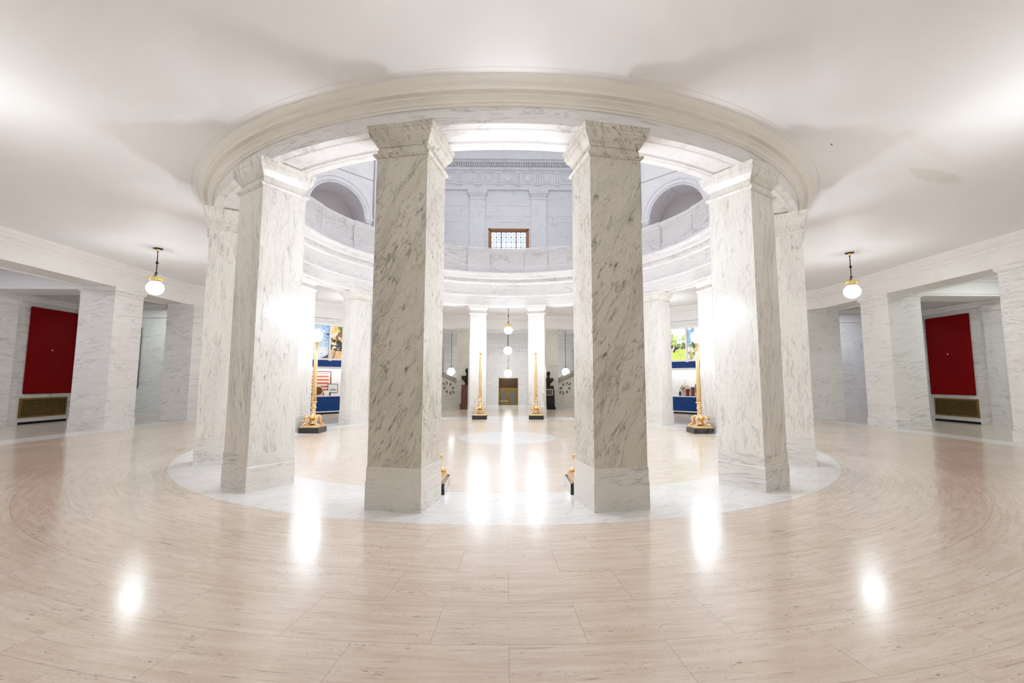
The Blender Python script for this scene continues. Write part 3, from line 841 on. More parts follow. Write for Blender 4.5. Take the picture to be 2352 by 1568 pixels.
for s, nm in ((-1,'wall_hall_left'), (1,'wall_hall_right')):
    bm = new_bm(); x0, x1 = sorted((s*8.8, s*9.2)); box(bm, x0, x1, 12.6, YN+.4, -1.1, ZC+.5); struct(nm, bm, M['block'], 'marble side wall of the stair hall', smooth=0)

# brass double door
door = thing('door_1', 'brass double doors with a lattice transom at the far end', 'door', (.113, YN, 0)); door['kind'] = 'structure'
w = .758
bm = new_bm()
box(bm, -w, -w+.05, .0, .3, -1.02, 1.76); box(bm, w-.05, w, .0, .3, -1.02, 1.76); box(bm, -w+.05, w-.05, .0, .3, 1.73, 1.76); box(bm, -w+.05, w-.05, .04, .2, .93, 1.0)
obj('door_frame', bm, M['doorbrass'], door, smooth=0)
for s in (-1, 1):
    bm = new_bm(); a, b = sorted((s*.003, s*(w-.051)))
    st = .13
    box(bm, a, a+st, .1, .16, -1.0, .92); box(bm, b-st, b, .1, .16, -1.0, .92); box(bm, a+st, b-st, .1, .16, .80, .92); box(bm, a+st, b-st, .1, .16, -1.0, -.2)
    lf = obj('door_leaf', bm, M['doorbrass'], door, smooth=0)
    bm = new_bm(); box(bm, a+st, b-st, .12, .14, -.2, .80); obj('pane', bm, M['glasspanel'], lf, smooth=0)
    if s < 0:
        bm = new_bm(); tube(bm, [(a+.06,.1,-.02),(a+.06,.05,-.02),(b-.06,.05,-.02),(b-.06,.1,-.02)], .018, 8); obj('push_bar', bm, M['pendgold'], lf)
bm = new_bm(); box(bm, -w+.05, w-.05, .21, .25, -1.02, .96); obj('backing', bm, M['grille_dark'], door, smooth=0)
bm = new_bm(); box(bm, -w+.05, w-.05, .16, .2, 1.0, 1.73); tp = obj('transom_panel', bm, M['redstone'], door, smooth=0)
bm = new_bm()
n = 22
for i in range(n+9):
    for s in (-1, 1):
        L = .73
        x0 = -w+.05+(i-9 if s > 0 else i)*(2*w-.1)/n
        x1 = x0+s*.73*.75; z0, z1 = 1.0, 1.73
        if x1 < -w+.05: f_ = (-w+.05-x0)/(x1-x0); x1 = -w+.05; z1 = z0+.73*f_
        if x1 > w-.05: f_ = (w-.05-x0)/(x1-x0); x1 = w-.05; z1 = z0+.73*f_
        if x0 < -w+.05:
            f_ = (-w+.05-x0)/(x1-x0)
            if f_ >= 1: continue
            z0 = z0+(z1-z0)*f_; x0 = -w+.05
        if x0 > w-.05: 
            f_ = (w-.05-x0)/(x1-x0)
            if f_ >= 1 or f_ < 0: continue
            z0 = z0+(z1-z0)*f_; x0 = w-.05
        tube(bm, [(x0,.15,z0),(x1,.15,z1)], .007, 4)
obj('lattice', bm, M['doorbrass'], door)

# stair balustrades
def stair(sx, label, name):
    root = bpy.data.objects.new(name, None); COL.objects.link(root); root['kind'] = 'structure'; root['label'] = label; root['category'] = 'wall'
    x0 = 2.83 if sx < 0 else 2.88
    def q(x, z): return (sx*x, z)
    L = 3.2; sl = .457
    zt = lambda x: 1.43+sl*(x-2.69)
    bm = new_bm()
    pts = [(x0, 0), (x0, zt(x0)-.02), (x0+L, zt(x0+L)-.02), (x0+L, 0)]
    a = [bm.verts.new((sx*x, 12.72, z)) for x, z in pts]; b = [bm.verts.new((sx*x, 12.92, z)) for x, z in pts]
    bm.faces.new(a); bm.faces.new(b[::-1])
    for i in range(4): bm.faces.new((a[i], b[i], b[(i+1)%4], a[(i+1)%4]))
    box(bm, *sorted((sx*x0, sx*(x0+L))), 12.69, 12.94, 0, .3)
    obj('balustrade_panel', bm, M['block_shade_tint'], root, smooth=0)
    bm = new_bm()
    for dz0, dz1, p in ((-.14,-.06,.03),(-.06,.02,.06),(.02,.09,.10),(.09,.16,.07)):
        pp = [(x0, zt(x0)+dz0), (x0, zt(x0)+dz1), (x0+L, zt(x0+L)+dz1), (x0+L, zt(x0+L)+dz0)]
        a = [bm.verts.new((sx*x, 12.72-p, z)) for x, z in pp]; b = [bm.verts.new((sx*x, 12.92+p, z)) for x, z in pp]
        bm.faces.new(a); bm.faces.new(b[::-1])
        for i in range(4): bm.faces.new((a[i], b[i], b[(i+1)%4], a[(i+1)%4]))
    obj('handrail', bm, M['rail'], root, smooth=0)
    # wheel pattern: eight flat dark triangles paint the shade of openings, following the slope
    bm = new_bm()
    for c in (3.29, 4.35, 5.4):
        zc = zt(c)-.58
        for k in range(8):
            a0 = k*PI/4+.12
            tri = [(.12, a0+.34), (.35, a0+.05), (.36, a0+.47)] if k % 2 == 0 else [(.13, a0+.22), (.36, a0+.0), (.31, a0+.48)]
            vs = []
            for r_, an in tri:
                px, pz = r_*math.cos(an), r_*math.sin(an)
                vs.append(bm.verts.new((sx*(c+px), 12.718, zc+pz+sl*px)))
            bm.faces.new(vs)
    obj('wheel_shade', bm, M['hole_shade'], root, smooth=0)
    # treads of the flight behind the balustrade
    bm = new_bm()
    for k in range(12):
        xx0, xx1 = x0+.6+.3*k, x0+.6+.3*(k+1)
        if xx1 > 8.8: break
        box(bm, *sorted((sx*xx0, sx*xx1)), 12.93, 15.5, 0, .15*(k+1))
    obj('stair_flight', bm, M['floor_white'], root, smooth=0)
stair(-1, 'sloping marble stair balustrade left of the far hall, pierced with a wheel', 'wall_stair_left')
stair(1, 'sloping marble stair balustrade right of the far hall, pierced with a wheel', 'wall_stair_right')

# ------------------------------------------------------------------ busts and pedestals
def bust(loc, rz, sc, label):
    t = thing('bronze_bust', label, 'bust', loc, rz)
    bm = new_bm()
    s = sc
    ball(bm, (0,0,.14*s), .13*s, 16, 10, (1.0,.8,.9))         # socle swelling
    ball(bm, (0,0,.30*s), .20*s, 20, 12, (1.25,.72,.95))      # chest
    ball(bm, (-.20*s,.01*s,.36*s), .115*s, 14, 10, (1.0,.85,.95)); ball(bm, (.20*s,.01*s,.36*s), .115*s, 14, 10, (1.0,.85,.95))
    capped(bm, [(.085*s,.40*s),(.075*s,.48*s),(.07*s,.56*s),(.075*s,.62*s)], 16)
    ball(bm, (0,-.005*s,.70*s), .125*s, 20, 14, (.86,1.0,1.18))  # skull
    ball(bm, (0,-.05*s,.62*s), .085*s, 14, 10, (.85,.9,.9))      # jaw
    ball(bm, (0,-.135*s,.69*s), .026*s, 10, 8, (.7,1.1,1.5))     # nose
    ball(bm, (0,-.115*s,.735*s), .05*s, 12, 8, (1.6,.5,.4))      # brow
    ball(bm, (0,-.118*s,.625*s), .03*s, 10, 8, (1.2,.5,.4))      # mouth
    ball(bm, (0,-.11*s,.585*s), .03*s, 10, 8, (1,.7,.7))         # chin
    for e in (-1, 1): ball(bm, (e*.108*s,.01*s,.69*s), .032*s, 10, 8, (.4,.8,1.25))   # ears
    ball(bm, (0,.02*s,.765*s), .115*s, 16, 10, (.95,1.05,.72))   # hair
    for e in (-1, 1):
        tube(bm, [(e*.05*s,-.11*s,.47*s),(e*.10*s,-.145*s,.38*s),(e*.05*s,-.155*s,.25*s)], [.02*s,.03*s,.02*s], 8)  # lapels
    o = obj('figure', bm, M['bronze'], t, smooth=60)
    m = o.modifiers.new('remesh', 'REMESH'); m.mode = 'VOXEL'; m.voxel_size = .012; m.use_smooth_shade = True
    bm = new_bm(); rect_stack(bm, [(.12*s,.11*s,0),(.12*s,.11*s,.03*s),(.09*s,.085*s,.05*s)]); obj('socle', bm, M['bronze'], t, smooth=20)
    return t
p1 = thing('bust_pedestal', 'reddish stone pedestal under the left bronze bust', 'pedestal', (-2.16,11.88,0))
bm = new_bm(); rect_stack(bm, [(.37,.27,0),(.37,.27,.29),(.33,.25,.33)]); obj('plinth', bm, M['redstone'], p1, smooth=15)
bm = new_bm(); rect_stack(bm, [(.315,.24,.33),(.30,.23,1.28),(.30,.23,1.31)]); obj('shaft', bm, M['redstone'], p1, smooth=15)
bust((-2.16,11.88,1.31), math.radians(18), 1.07, 'dark bronze bust on the reddish pedestal behind the left far pillar')
p2 = thing('bust_pedestal', 'black stone pedestal with a framed plaque under the right bust', 'pedestal', (2.26,11.88,0))
bm = new_bm(); rect_stack(bm, [(.36,.27,0),(.36,.27,.12),(.325,.25,.15)]); obj('plinth', bm, M['black'], p2, smooth=15)
bm = new_bm(); rect_stack(bm, [(.325,.24,.15),(.30,.23,1.0),(.28,.22,1.13),(.25,.20,1.22),(.29,.22,1.23),(.29,.22,1.26)]); obj('shaft', bm, M['black'], p2, smooth=15)
bm = new_bm()
for q in ((-.21,.21,1.07,1.09),(-.21,.21,.76,.78),(-.21,-.19,.78,1.07),(.19,.21,.78,1.07)): box(bm, q[0], q[1], -.262, -.22, q[2], q[3])
pq = obj('plaque_frame', bm, M['card'], p2, smooth=0); pq['label'] = 'pale frame of the plaque'
bm = new_bm(); box(bm, -.19,.19,-.252,-.22,.78,1.07); obj('plaque', bm, simple('plaque brown', (.06,.04,.03), .4), p2, smooth=0)
bust((2.26,11.88,1.26), math.radians(-12), .93, 'dark bronze bust on the black pedestal behind the right far pillar')

# ------------------------------------------------------------------ display cases
SKY = flat('poster sky blue', (.22,.38,.72)); CLD = flat('poster cloud white', (.85,.87,.9)); DRK = flat('poster dark', (.03,.028,.02), .05)
GLD = flat('poster gold', (.72,.42,.10)); CRM = flat('poster cream', (.85,.68,.42)); SKN = flat('poster tan', (.66,.33,.16)); GRN = flat('poster green', (.10,.16,.05))
LIM = flat('poster lime', (.55,.80,.10), .4); BRN = flat('poster brown', (.17,.09,.05), .1); WHT = flat('poster white', (.95,.97,.95), .5); LEAF = flat('poster leaf', (.32,.50,.12)); MIST = flat('poster mist', (.40,.58,.80))
def poster_mat(name, layers):
    """two-layer procedural picture: noise-broken patches in poster space"""
    return None
def display_case(loc, rz, label, pics):
    t = thing('display_case', label, 'display case', loc, rz)
    W = 1.22; D = .42
    bm = new_bm(); box(bm, -W+.03, W-.03, -D+.04, 0, 0, .08); obj('kick', bm, M['black'], t, smooth=0)['label'] = 'black toe kick'
    bm = new_bm()
    box(bm, -W, W, -D, 0, .08, .13)                    # bottom rail
    box(bm, -W, -W+.04, -D, 0, .13, 4.12); box(bm, W-.04, W, -D, 0, .13, 4.12)
    box(bm, -W+.04, W-.04, -D, 0, .79, .83)            # shelf
    box(bm, -W+.04, W-.04, -.03, 0, .83, 2.12)         # back of the niche
    box(bm, -W+.04, W-.04, -D, 0, 2.11, 2.15)
    box(bm, -W+.04, W-.04, -D, 0, 2.46, 2.53); box(bm, -W, W, -D, 0, 4.05, 4.13); box(bm, -.035, .035, -D, 0, 2.53, 4.05)
    box(bm, -W+.04, W-.04, -.2, 0, 2.53, 4.05)
    obj('cabinet_body', bm, M['white'], t, smooth=0)
    bm = new_bm(); box(bm, -W+.04, W-.04, -D+.004, -.05, .13, .79); obj('base_panel', bm, M['blue'], t, smooth=0)['label'] = 'royal blue base panel'
    bm = new_bm(); box(bm, -W+.04, W-.04, -D+.004, -.05, 2.15, 2.46); obj('blue_band', bm, M['blue'], t, smooth=0)['label'] = 'royal blue band'
    bm = new_bm(); box(bm, -.05, .10, -D-.006, -D, 2.43, 2.54); obj('white_tag', bm, M['card'], t, smooth=0)
    bm = new_bm(); poly(bm, [(-W+.04,-D+.012,.83),(W-.04,-D+.012,.83),(W-.04,-D+.012,2.11),(-W+.04,-D+.012,2.11)]); obj('glass_pane', bm, M['glass'], t, smooth=0)
    for i, pic in enumerate(pics):
        x0, x1 = (-W+.05, -.04) if i == 0 else (.04, W-.05)
        bm = new_bm(); mats = []
        def mi(m):
            if m not in mats: mats.append(m)
            return mats.index(m)
        for n_, (m, pts) in enumerate(pic):
            poly(bm, [(x0+(x1-x0)*u, -.30-.0012*n_, 2.54+1.5*v) for u, v in pts], mi(m))
        o = obj('poster', bm, mats, t, smooth=0, recalc=False); o['label'] = 'printed photograph panel'
    return t
FULL = [(0,0),(1,0),(1,1),(0,1)]
def jag(cx, cy, rx, ry, n=14, amp=.35, seed=1):
    rnd = random.Random(seed)
    return [(min(1,max(0,cx+rx*math.cos(2*PI*k/n)*(1+amp*(rnd.random()-.5)*2))), min(1,max(0,cy+ry*math.sin(2*PI*k/n)*(1+amp*(rnd.random()-.5)*2)))) for k in range(n)]
def bushes(m, n, x0, x1, y0, y1, r, seed):
    rnd = random.Random(seed)
    return [(m, jag(rnd.uniform(x0,x1), rnd.uniform(y0,y1), r*rnd.uniform(.5,1.3), r*rnd.uniform(.4,1.0), 10, .45, seed*100+k)) for k in range(n)]
def shards(mats, n, x0, x1, y0, y1, r, seed, tall=1.0):
    """small irregular patches, the way a busy photograph breaks up at a distance"""
    rnd = random.Random(seed); out = []
    for k in range(n):
        cx_, cy_ = rnd.uniform(x0,x1), rnd.uniform(y0,y1); q = r*rnd.uniform(.4,1.4)
        out.append((mats[rnd.randrange(len(mats))], jag(cx_, cy_, q, q*tall*rnd.uniform(.5,1.2), rnd.choice((5,6,7,8)), .5, seed*37+k)))
    return out
BLK = flat('poster black', (.012,.012,.012), .02); HAZE = flat('poster haze', (.55,.66,.84))
picA = [(SKY, FULL), (HAZE, [(0,0),(1,0),(1,.34),(.5,.42),(0,.36)]), (MIST, [(0,.34),(.5,.40),(1,.32),(1,.58),(.4,.62),(0,.5)])] + shards([MIST,HAZE], 14, 0, 1, .3, .9, .14, 3, .35) + \
       [(CLD, jag(.68,.24,.22,.09,16,.3,3)), (CLD, jag(.52,.17,.16,.05,12,.3,4)), (DRK, [(.72,0),(1,0),(1,.11),(.9,.08)]), (GRN, [(.8,0),(1,0),(1,.05)])] + \
       [(DRK if k % 2 else MIST, [(.72+.03*k,.70-.055*k),(1,.62-.03*k),(1,.628-.03*k),(.72+.03*k,.712-.055*k)]) for k in range(6)] + shards([SKY,DRK], 8, .8, 1, .62, .78, .06, 9, .5)
picB = [(GLD, FULL), (CRM, [(0,.5),(.35,.55),(.3,1),(0,1)])] + shards([GLD,CRM,BRN], 30, 0, 1, .5, 1, .09, 41, 1.2) + \
       [(GRN, [(.3,1),(.62,1),(.75,.62),(.62,.55),(.5,.72)]), (BRN, [(.62,1),(.95,1),(.88,.72),(.8,.65)]), (DRK, [(.62,1),(.74,1),(.92,.70),(.86,.66)]),
        (SKN, [(0,0),(.45,0),(.42,.27),(.02,.24)]), (BRN, [(.1,0),(.17,0),(.25,.25),(.2,.25)]),
        (BLK, [(.0,.26),(.40,.24),(.52,.36),(.52,.50),(.38,.56),(.30,.53),(.12,.57),(.02,.50)]), (DRK, jag(.62,.42,.2,.13,16,.15,8)), (BLK, jag(.68,.42,.12,.08,16,.1,9)), (SKY, jag(.70,.45,.03,.025,8,.2,19)), (CLD, [(.44,.30),(.47,.30),(.60,.52),(.57,.53)])] + \
       shards([BLK,DRK,CRM,GLD], 34, .05, .6, .26, .58, .045, 43) + shards([CRM,GLD,CLD,DRK], 24, .72, 1, .35, .75, .05, 44, 1.6) + \
       [(CRM, [(.40,0),(.56,0),(.62,.24),(.9,.36),(.88,.42),(.52,.30)]), (GRN, [(.56,0),(1,0),(1,.30),(.8,.2),(.66,.18)])] + shards([GRN,BLK,LEAF], 18, .56, 1, 0, .22, .06, 45, 1.5) + \
       [(CLD, jag(.15,.34,.09,.02,10,.2,4)), (CLD, jag(.93,.55,.03,.12,10,.3,14))]
picA2 = [(WHT, FULL), (LIM, [(0,0),(1,0),(1,.42),(.45,.28),(0,.18)]), (LIM, jag(.2,.9,.22,.09,12,.3,7)), (BRN, [(0,.28),(.28,.32),(.3,.80),(0,.78)]), (GLD, [(.05,.6),(.25,.62),(.26,.75),(.08,.74)]), (LEAF, jag(.55,.62,.25,.12,14,.5,11)), (DRK, [(.48,.3),(.72,.38),(.72,.52),(.5,.5)]), (DRK, [(.8,.4),(1,.45),(1,.55),(.82,.52)])] + bushes(LEAF, 12, .3, 1, .45, .75, .07, 21) + shards([LEAF,LIM,WHT,CRM], 40, .3, 1, .42, .8, .05, 51) + shards([DRK,BRN,CRM,BLK], 36, .02, .5, .28, .6, .04, 52) + shards([LIM,LEAF], 16, 0, 1, .02, .3, .06, 53, .4) + shards([DRK,GRN], 12, .5, 1, .36, .5, .045, 54)
picB2 = [(WHT, FULL), (MIST, [(0,.5),(.3,.5),(.25,.95),(0,.95)]), (SKY, [(0,.4),(.15,.4),(.12,.95),(0,.95)]), (DRK, [(.02,.42),(.4,.3),(.5,.42),(.1,.62)]), (CLD, jag(.6,.55,.16,.14,12,.2,31))] + shards([MIST,HAZE,SKY], 18, .0, .28, .45, .95, .06, 61, 1.4) + shards([LEAF,CRM,GRN,DRK], 60, .06, .42, .08, .48, .045, 62) + shards([GLD,BRN,LEAF], 18, .08, .25, 0, .2, .04, 63)
cW = APO['NW']*S2; cE = APO['NE']*S2
rzW, rzE = math.radians(45), math.radians(-45)
caseL = display_case((-cW+.0, cW+.0, 0), rzW, 'blue and white display case left of the far hall, striped textile inside', (picA, picB))
caseR = display_case((cE, cE, 0), rzE, 'blue and white display case right of the far hall, ceramics inside', (picA2, picB2))
def at_case(side, s, d, z):
    c = (-cW, cW) if side < 0 else (cE, cE); rz = rzW if side < 0 else rzE
    m = Matrix.Translation((c[0], c[1], z)) @ Matrix.Rotation(rz, 4, 'Z')
    p = m @ Vector((s, d, 0)); return (p.x, p.y, p.z), rz

# left case contents
def framed(name, label, cat, side, s, d, z, w, h, fr, fmat, inner, tilt=0.0, depth=.03, group=None):
    loc, rz = at_case(side, s, d, z)
    t = thing(name, label, cat, loc, rz, group); t.rotation_euler = (math.radians(tilt), 0, rz)
    bm = new_bm(); w2 = w/2
    box(bm, -w2, w2, -depth, 0, h-fr, h); box(bm, -w2, w2, -depth, 0, 0, fr); box(bm, -w2, -w2+fr, -depth, 0, fr, h-fr); box(bm, w2-fr, w2, -depth, 0, fr, h-fr)
    obj('frame', bm, fmat, t, smooth=0)
    bm = new_bm(); mats = []
    def mi(m):
        if m not in mats: mats.append(m)
        return mats.index(m)
    for n_, (m, pts) in enumerate(inner):
        poly(bm, [(-w2+fr+(w-2*fr)*u, -depth*.55-.001*n_, fr+(h-2*fr)*v) for u, v in pts], mi(m))
    obj('picture', bm, mats, t, smooth=0, recalc=False)
    return t
STR = simple('faded red stripe', (.62,.10,.07), .8); STW = simple('aged white stripe', (.85,.76,.64), .8); MAT = simple('cream mat', (.86,.84,.80), .7); PRN = simple('green print ink', (.16,.27,.22), .7)
stripes = [(STW, FULL)]
for k in range(7): stripes.append((STR, [(.0,(2*k)/13),(.94,(2*k)/13),(.94,(2*k+1)/13),(0,(2*k+1)/13)]))
framed('framed_textile', 'red and white striped textile in a walnut frame in the left case', 'framed textile', -1, -.28, -.06, .84, 1.12, 1.12, .055, M['wood'], stripes, -3)
framed('framed_print', 'small black framed print leaning before the striped textile', 'framed print', -1, .29, -.22, .95, .47, .42, .018, M['black'],
       [(M['card'], FULL), (PRN, [(.12,.28),(.3,.3),(.34,.62),(.4,.36),(.55,.38),(.62,.55),(.68,.36),(.86,.4),(.86,.24),(.12,.22)])], -6)
# little easel under the print so that it rests on the shelf
loc, rz = at_case(-1, .29, -.22, .83)
t = thing('print_stand', 'low wooden stand carrying the small framed print', 'stand', loc, rz)
bm = new_bm(); box(bm, -.15,.15,-.06,.04,0,.015); box(bm,-.12,-.09,-.03,0,.015,.12); box(bm,.09,.12,-.03,0,.015,.12); box(bm,-.15,.15,-.05,0,.105,.118); obj('stand', bm, M['wood'], t, smooth=0)
for s, w_, h_, lab in ((-.03,.22,.24,'taller white text card on the shelf below the striped textile'), (.27,.22,.11,'low white text card in front of the small framed print')):
    loc, rz = at_case(-1, s, -.33, .83)
    t = thing('text_card', lab, 'card', loc, rz)
    bm = new_bm(); m_ = Matrix.Rotation(math.radians(-12), 4, 'X'); box(bm, -w_/2, w_/2, -.004, .004, 0, h_, mat=m_); obj('card', bm, M['card'], t, smooth=0)
    bm = new_bm(); box(bm, -w_/2+.03, w_/2-.03, 0, .06, 0, .006); obj('foot', bm, M['card'], t, smooth=0)
loc, rz = at_case(-1, -.42, -.33, .83)
t = thing('round_frame', 'round gilt rimmed disc standing in the left case beside the torchiere', 'round frame', loc, rz)
bm = new_bm(); torus(bm, .20, .02, Matrix.Translation((0,0,.22)) @ Matrix.Rotation(PI/2, 4, 'X'), 28, 8); obj('rim', bm, M['gold'], t, smooth=60)
bm = new_bm(); capped(bm, [(.19,-.008),(.19,.008)], 28, mat=Matrix.Translation((0,0,.22)) @ Matrix.Rotation(PI/2, 4, 'X')); obj('disc', bm, M['wood'], t, smooth=30)
loc, rz = at_case(-1, -.19, -.17, .83)
t = thing('pale_figurine', 'pale carved figurine in front of the striped textile', 'figurine', loc, rz)
bm = new_bm(); capped(bm, [(.09,0),(.09,.02),(.05,.03)], 14)
ball(bm, (0,0,.14), .07, 14, 10, (.9,.7,1.5)); ball(bm, (.02,-.01,.29), .05, 12, 8); tube(bm, [(-.05,0,.2),(-.12,-.01,.27),(-.13,-.01,.36)], [.03,.025,.015], 8); tube(bm, [(.05,0,.2),(.12,-.01,.17),(.15,-.02,.1)], [.03,.025,.015], 8)
o = obj('figure', bm, simple('bisque', (.70,.63,.55), .6), t, smooth=60); md = o.modifiers.new('remesh','REMESH'); md.mode='VOXEL'; md.voxel_size=.01; md.use_smooth_shade=True

# right case contents
RED = simple('oxblood glaze', (.20,.018,.012), .25); NVY = simple('slate blue glaze', (.05,.07,.11), .3); CRE = simple('cream petals', (.62,.55,.42), .7); TWG = simple('dark twig', (.10,.07,.05), .7); SLV = simple('grey photograph', (.28,.30,.28), .4)
def jar(name, label, side, s, d, z, prof, mat, cat='jar', lid=None):
    loc, rz = at_case(side, s, d, z)
    t = thing(name, label, cat, loc, rz)
    bm = new_bm(); capped(bm, prof, 22); obj('body', bm, mat, t, smooth=40)
    if lid: bm = new_bm(); capped(bm, lid, 22); obj('rim', bm, M['card'], t, smooth=40)
jar('red_vase', 'front dark red cylindrical vase among the ceramics in the right case', 1, -.06, -.28, .83, [(.055,0),(.075,.01),(.078,.03),(.07,.05),(.072,.2),(.08,.30),(.084,.34)], RED, 'vase', [(.085,.34),(.085,.36),(.07,.36)])
jar('red_vase', 'rear dark red vase standing to the right of the front red vase', 1, .16, -.2, .85, [(.055,0),(.085,.01),(.085,.03),(.07,.05),(.072,.24),(.082,.36),(.085,.40)], RED, 'vase', [(.086,.40),(.086,.42),(.07,.42)])
loc, rz = at_case(1, .16, -.2, .83)
t = thing('vase_plate', 'flat dark plate under the rear red vase', 'plate', loc, rz); bm = new_bm(); capped(bm, [(.10,0),(.15,.012),(.15,.02),(.10,.02)], 24); obj('plate', bm, TWG, t)
jar('blue_jar', 'small slate blue jar at the left end of the right case shelf', 1, -.42, -.28, .83, [(.05,0),(.062,.01),(.065,.14),(.06,.20),(.045,.215)], NVY, 'jar', [(.047,.215),(.047,.23),(.03,.235)])
loc, rz = at_case(1, -.26, -.12, .83)
t = thing('dried_bouquet', 'bunch of cream dried flowers in a pot behind the red vases', 'bouquet', loc, rz)
bm = new_bm(); capped(bm, [(.08,0),(.10,.02),(.12,.14),(.11,.2),(.09,.21)], 20); obj('pot', bm, CRE, t, smooth=40)
bm = new_bm(); bm2 = new_bm(); rnd = random.Random(5)
for k in range(70):
    a = rnd.uniform(0,2*PI); r = .27*math.sqrt(rnd.random()); zz = .25+rnd.random()*.42*(1-r/.42)
    p = (r*math.cos(a), .25*r*math.sin(a), zz)
    ball(bm, p, rnd.uniform(.02,.045), 8, 6, (1,1,.8))
    if k % 3 == 0: tube(bm2, [(0,0,.18),(p[0]*.6,p[1]*.6,zz*.7),p], [.006,.005,.004], 5); ball(bm2, (p[0]+.02,p[1]-.02,p[2]-.02), .018, 7, 5)
tube(bm2, [(0,0,.2),(.03,0,.6),(.04,0,.74)], [.006,.006,.004], 5); ball(bm2, (.04,0,.77), .03, 8, 6, (1.5,1,.4))
o = obj('flowers', bm, CRE, t, smooth=60); o['kind'] = 'stuff'
obj('twigs', bm2, TWG, t, smooth=60)
framed('framed_photo', 'tilted grey photograph plate behind the torchiere in the right case', 'framed photo', 1, .50, -.20, 1.0, .46, .38, .015, M['iron'], [(SLV, FULL), (DRK, [(.1,.3),(.9,.25),(.9,.6),(.1,.65)])], -4)
loc, rz = at_case(1, .50, -.2, .83)
t = thing('photo_stand', 'thin black stand holding the grey photograph plate', 'stand', loc, rz); bm = new_bm(); box(bm,-.1,.1,-.07,.05,0,.012); box(bm,-.015,.015,-.02,.0,.012,.17); box(bm,-.12,.12,-.045,.0,.155,.168); obj('stand', bm, M['iron'], t, smooth=0)

# ------------------------------------------------------------------ upper storey
def diag_upper(side, name, label):
    k = 11.35; rz = rzW if side < 0 else rzE
    c = (-k*S2, k*S2) if side < 0 else (k*S2, k*S2)
    T = Matrix.Translation((c[0], c[1], 0)) @ Matrix.Rotation(rz, 4, 'Z')
    r, zs, ztop, L, z0 = 1.34, 9.5, 21.0, 4.4, 5.95
    n = 28
    arch = [(r*math.cos(PI*i/n), zs+r*math.sin(PI*i/n)) for i in range(n+1)]
    bm = new_bm()
    def P(s, d, z): return T @ Vector((s, d, z))
    poly(bm, [P(-L,0,z0),P(-r,0,z0),P(-r,0,ztop),P(-L,0,ztop)]); poly(bm, [P(r,0,z0),P(L,0,z0),P(L,0,ztop),P(r,0,ztop)])
    for i in range(n):
        a, b = arch[i], arch[i+1]
        poly(bm, [P(a[0],0,a[1]),P(b[0],0,b[1]),P(b[0],0,ztop),P(a[0],0,ztop)])
    root = struct(name, bm, M['upper_plain'], label, smooth=20)
    bm = new_bm()   # intrados and back of the niche
    pts = [(r,z0)]+arch+[(-r,z0)]
    for a, b in zip(pts, pts[1:]): poly(bm, [P(a[0],0,a[1]),P(b[0],0,b[1]),P(b[0],1.3,b[1]),P(a[0],1.3,a[1])])
    poly(bm, [P(p[0],1.3,p[1]) for p in pts])
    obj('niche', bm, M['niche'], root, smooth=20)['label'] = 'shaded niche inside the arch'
    bm = new_bm()   # archivolt
    for (r0, r1, p) in ((r-.005, r+.09, .05), (r+.09, r+.28, .09), (r+.28, r+.38, .12)):
        A = []
        for i in range(n+1):
            a = PI*i/n; co, si = math.cos(a), math.sin(a)
            A.append([bm.verts.new(P(q*co, d, zs+q*si)) for q, d in ((r0,.02),(r0,-p),(r1,-p),(r1,.02))])
        for a, b in zip(A, A[1:]):
            for j in range(3): bm.faces.new((a[j], a[j+1], b[j+1], b[j]))
    obj('archivolt', bm, M['upper_plain'], root, smooth=40)
    bm = new_bm()
    for s in (-1, 1):
        for q0, q1, d, za, zb in ((1.33,1.74,.14,9.42,9.52),(1.36,1.70,.10,9.30,9.42),(1.40,1.66,.05,9.22,9.30),(1.36,1.70,.04,5.95,9.22)):
            a, b = sorted((s*q0, s*q1)); box(bm, a, b, -d, .02, za, zb, mat=T)
        a, b = sorted((s*1.80, s*2.9)); box(bm, a, b, -.14, .02, 5.95, 20.9, mat=T)
    obj('impost', bm, M['upper_plain'], root, smooth=0)
    bm = new_bm()
    for s in (-1, 1):
        a, b = sorted((s*1.755, s*1.795)); box(bm, a, b, -.004, .02, 5.95, 20.5, mat=T)
    box(bm, -1.75, 1.75, -.01, .02, 11.55, 11.58, mat=T); 
    obj('joint_line', bm, M['seam'], root, smooth=0)
diag_upper(-1, 'wall_upper_northwest', 'upper marble wall with an arched niche seen over the left parapet')
diag_upper(1, 'wall_upper_northeast', 'upper marble wall with an arched niche seen over the right parapet')
ZT = 21.0
bm = new_bm()   # remaining sides of the upper octagon, plain
for a, b in (((-12.3,3.7),(-12.3,-5.2)),((12.55,-5.2),(12.55,3.7)),((-12.3,-5.2),(-5.2,-12.6)),((5.2,-12.6),(12.55,-5.2)),((-5.2,-12.6),(5.2,-12.6))):
    poly(bm, [(a[0],a[1],5.95),(b[0],b[1],5.95),(b[0],b[1],ZT),(a[0],a[1],ZT)])
struct('wall_upper_south', bm, M['upper'], 'upper gallery walls out of view', smooth=0)

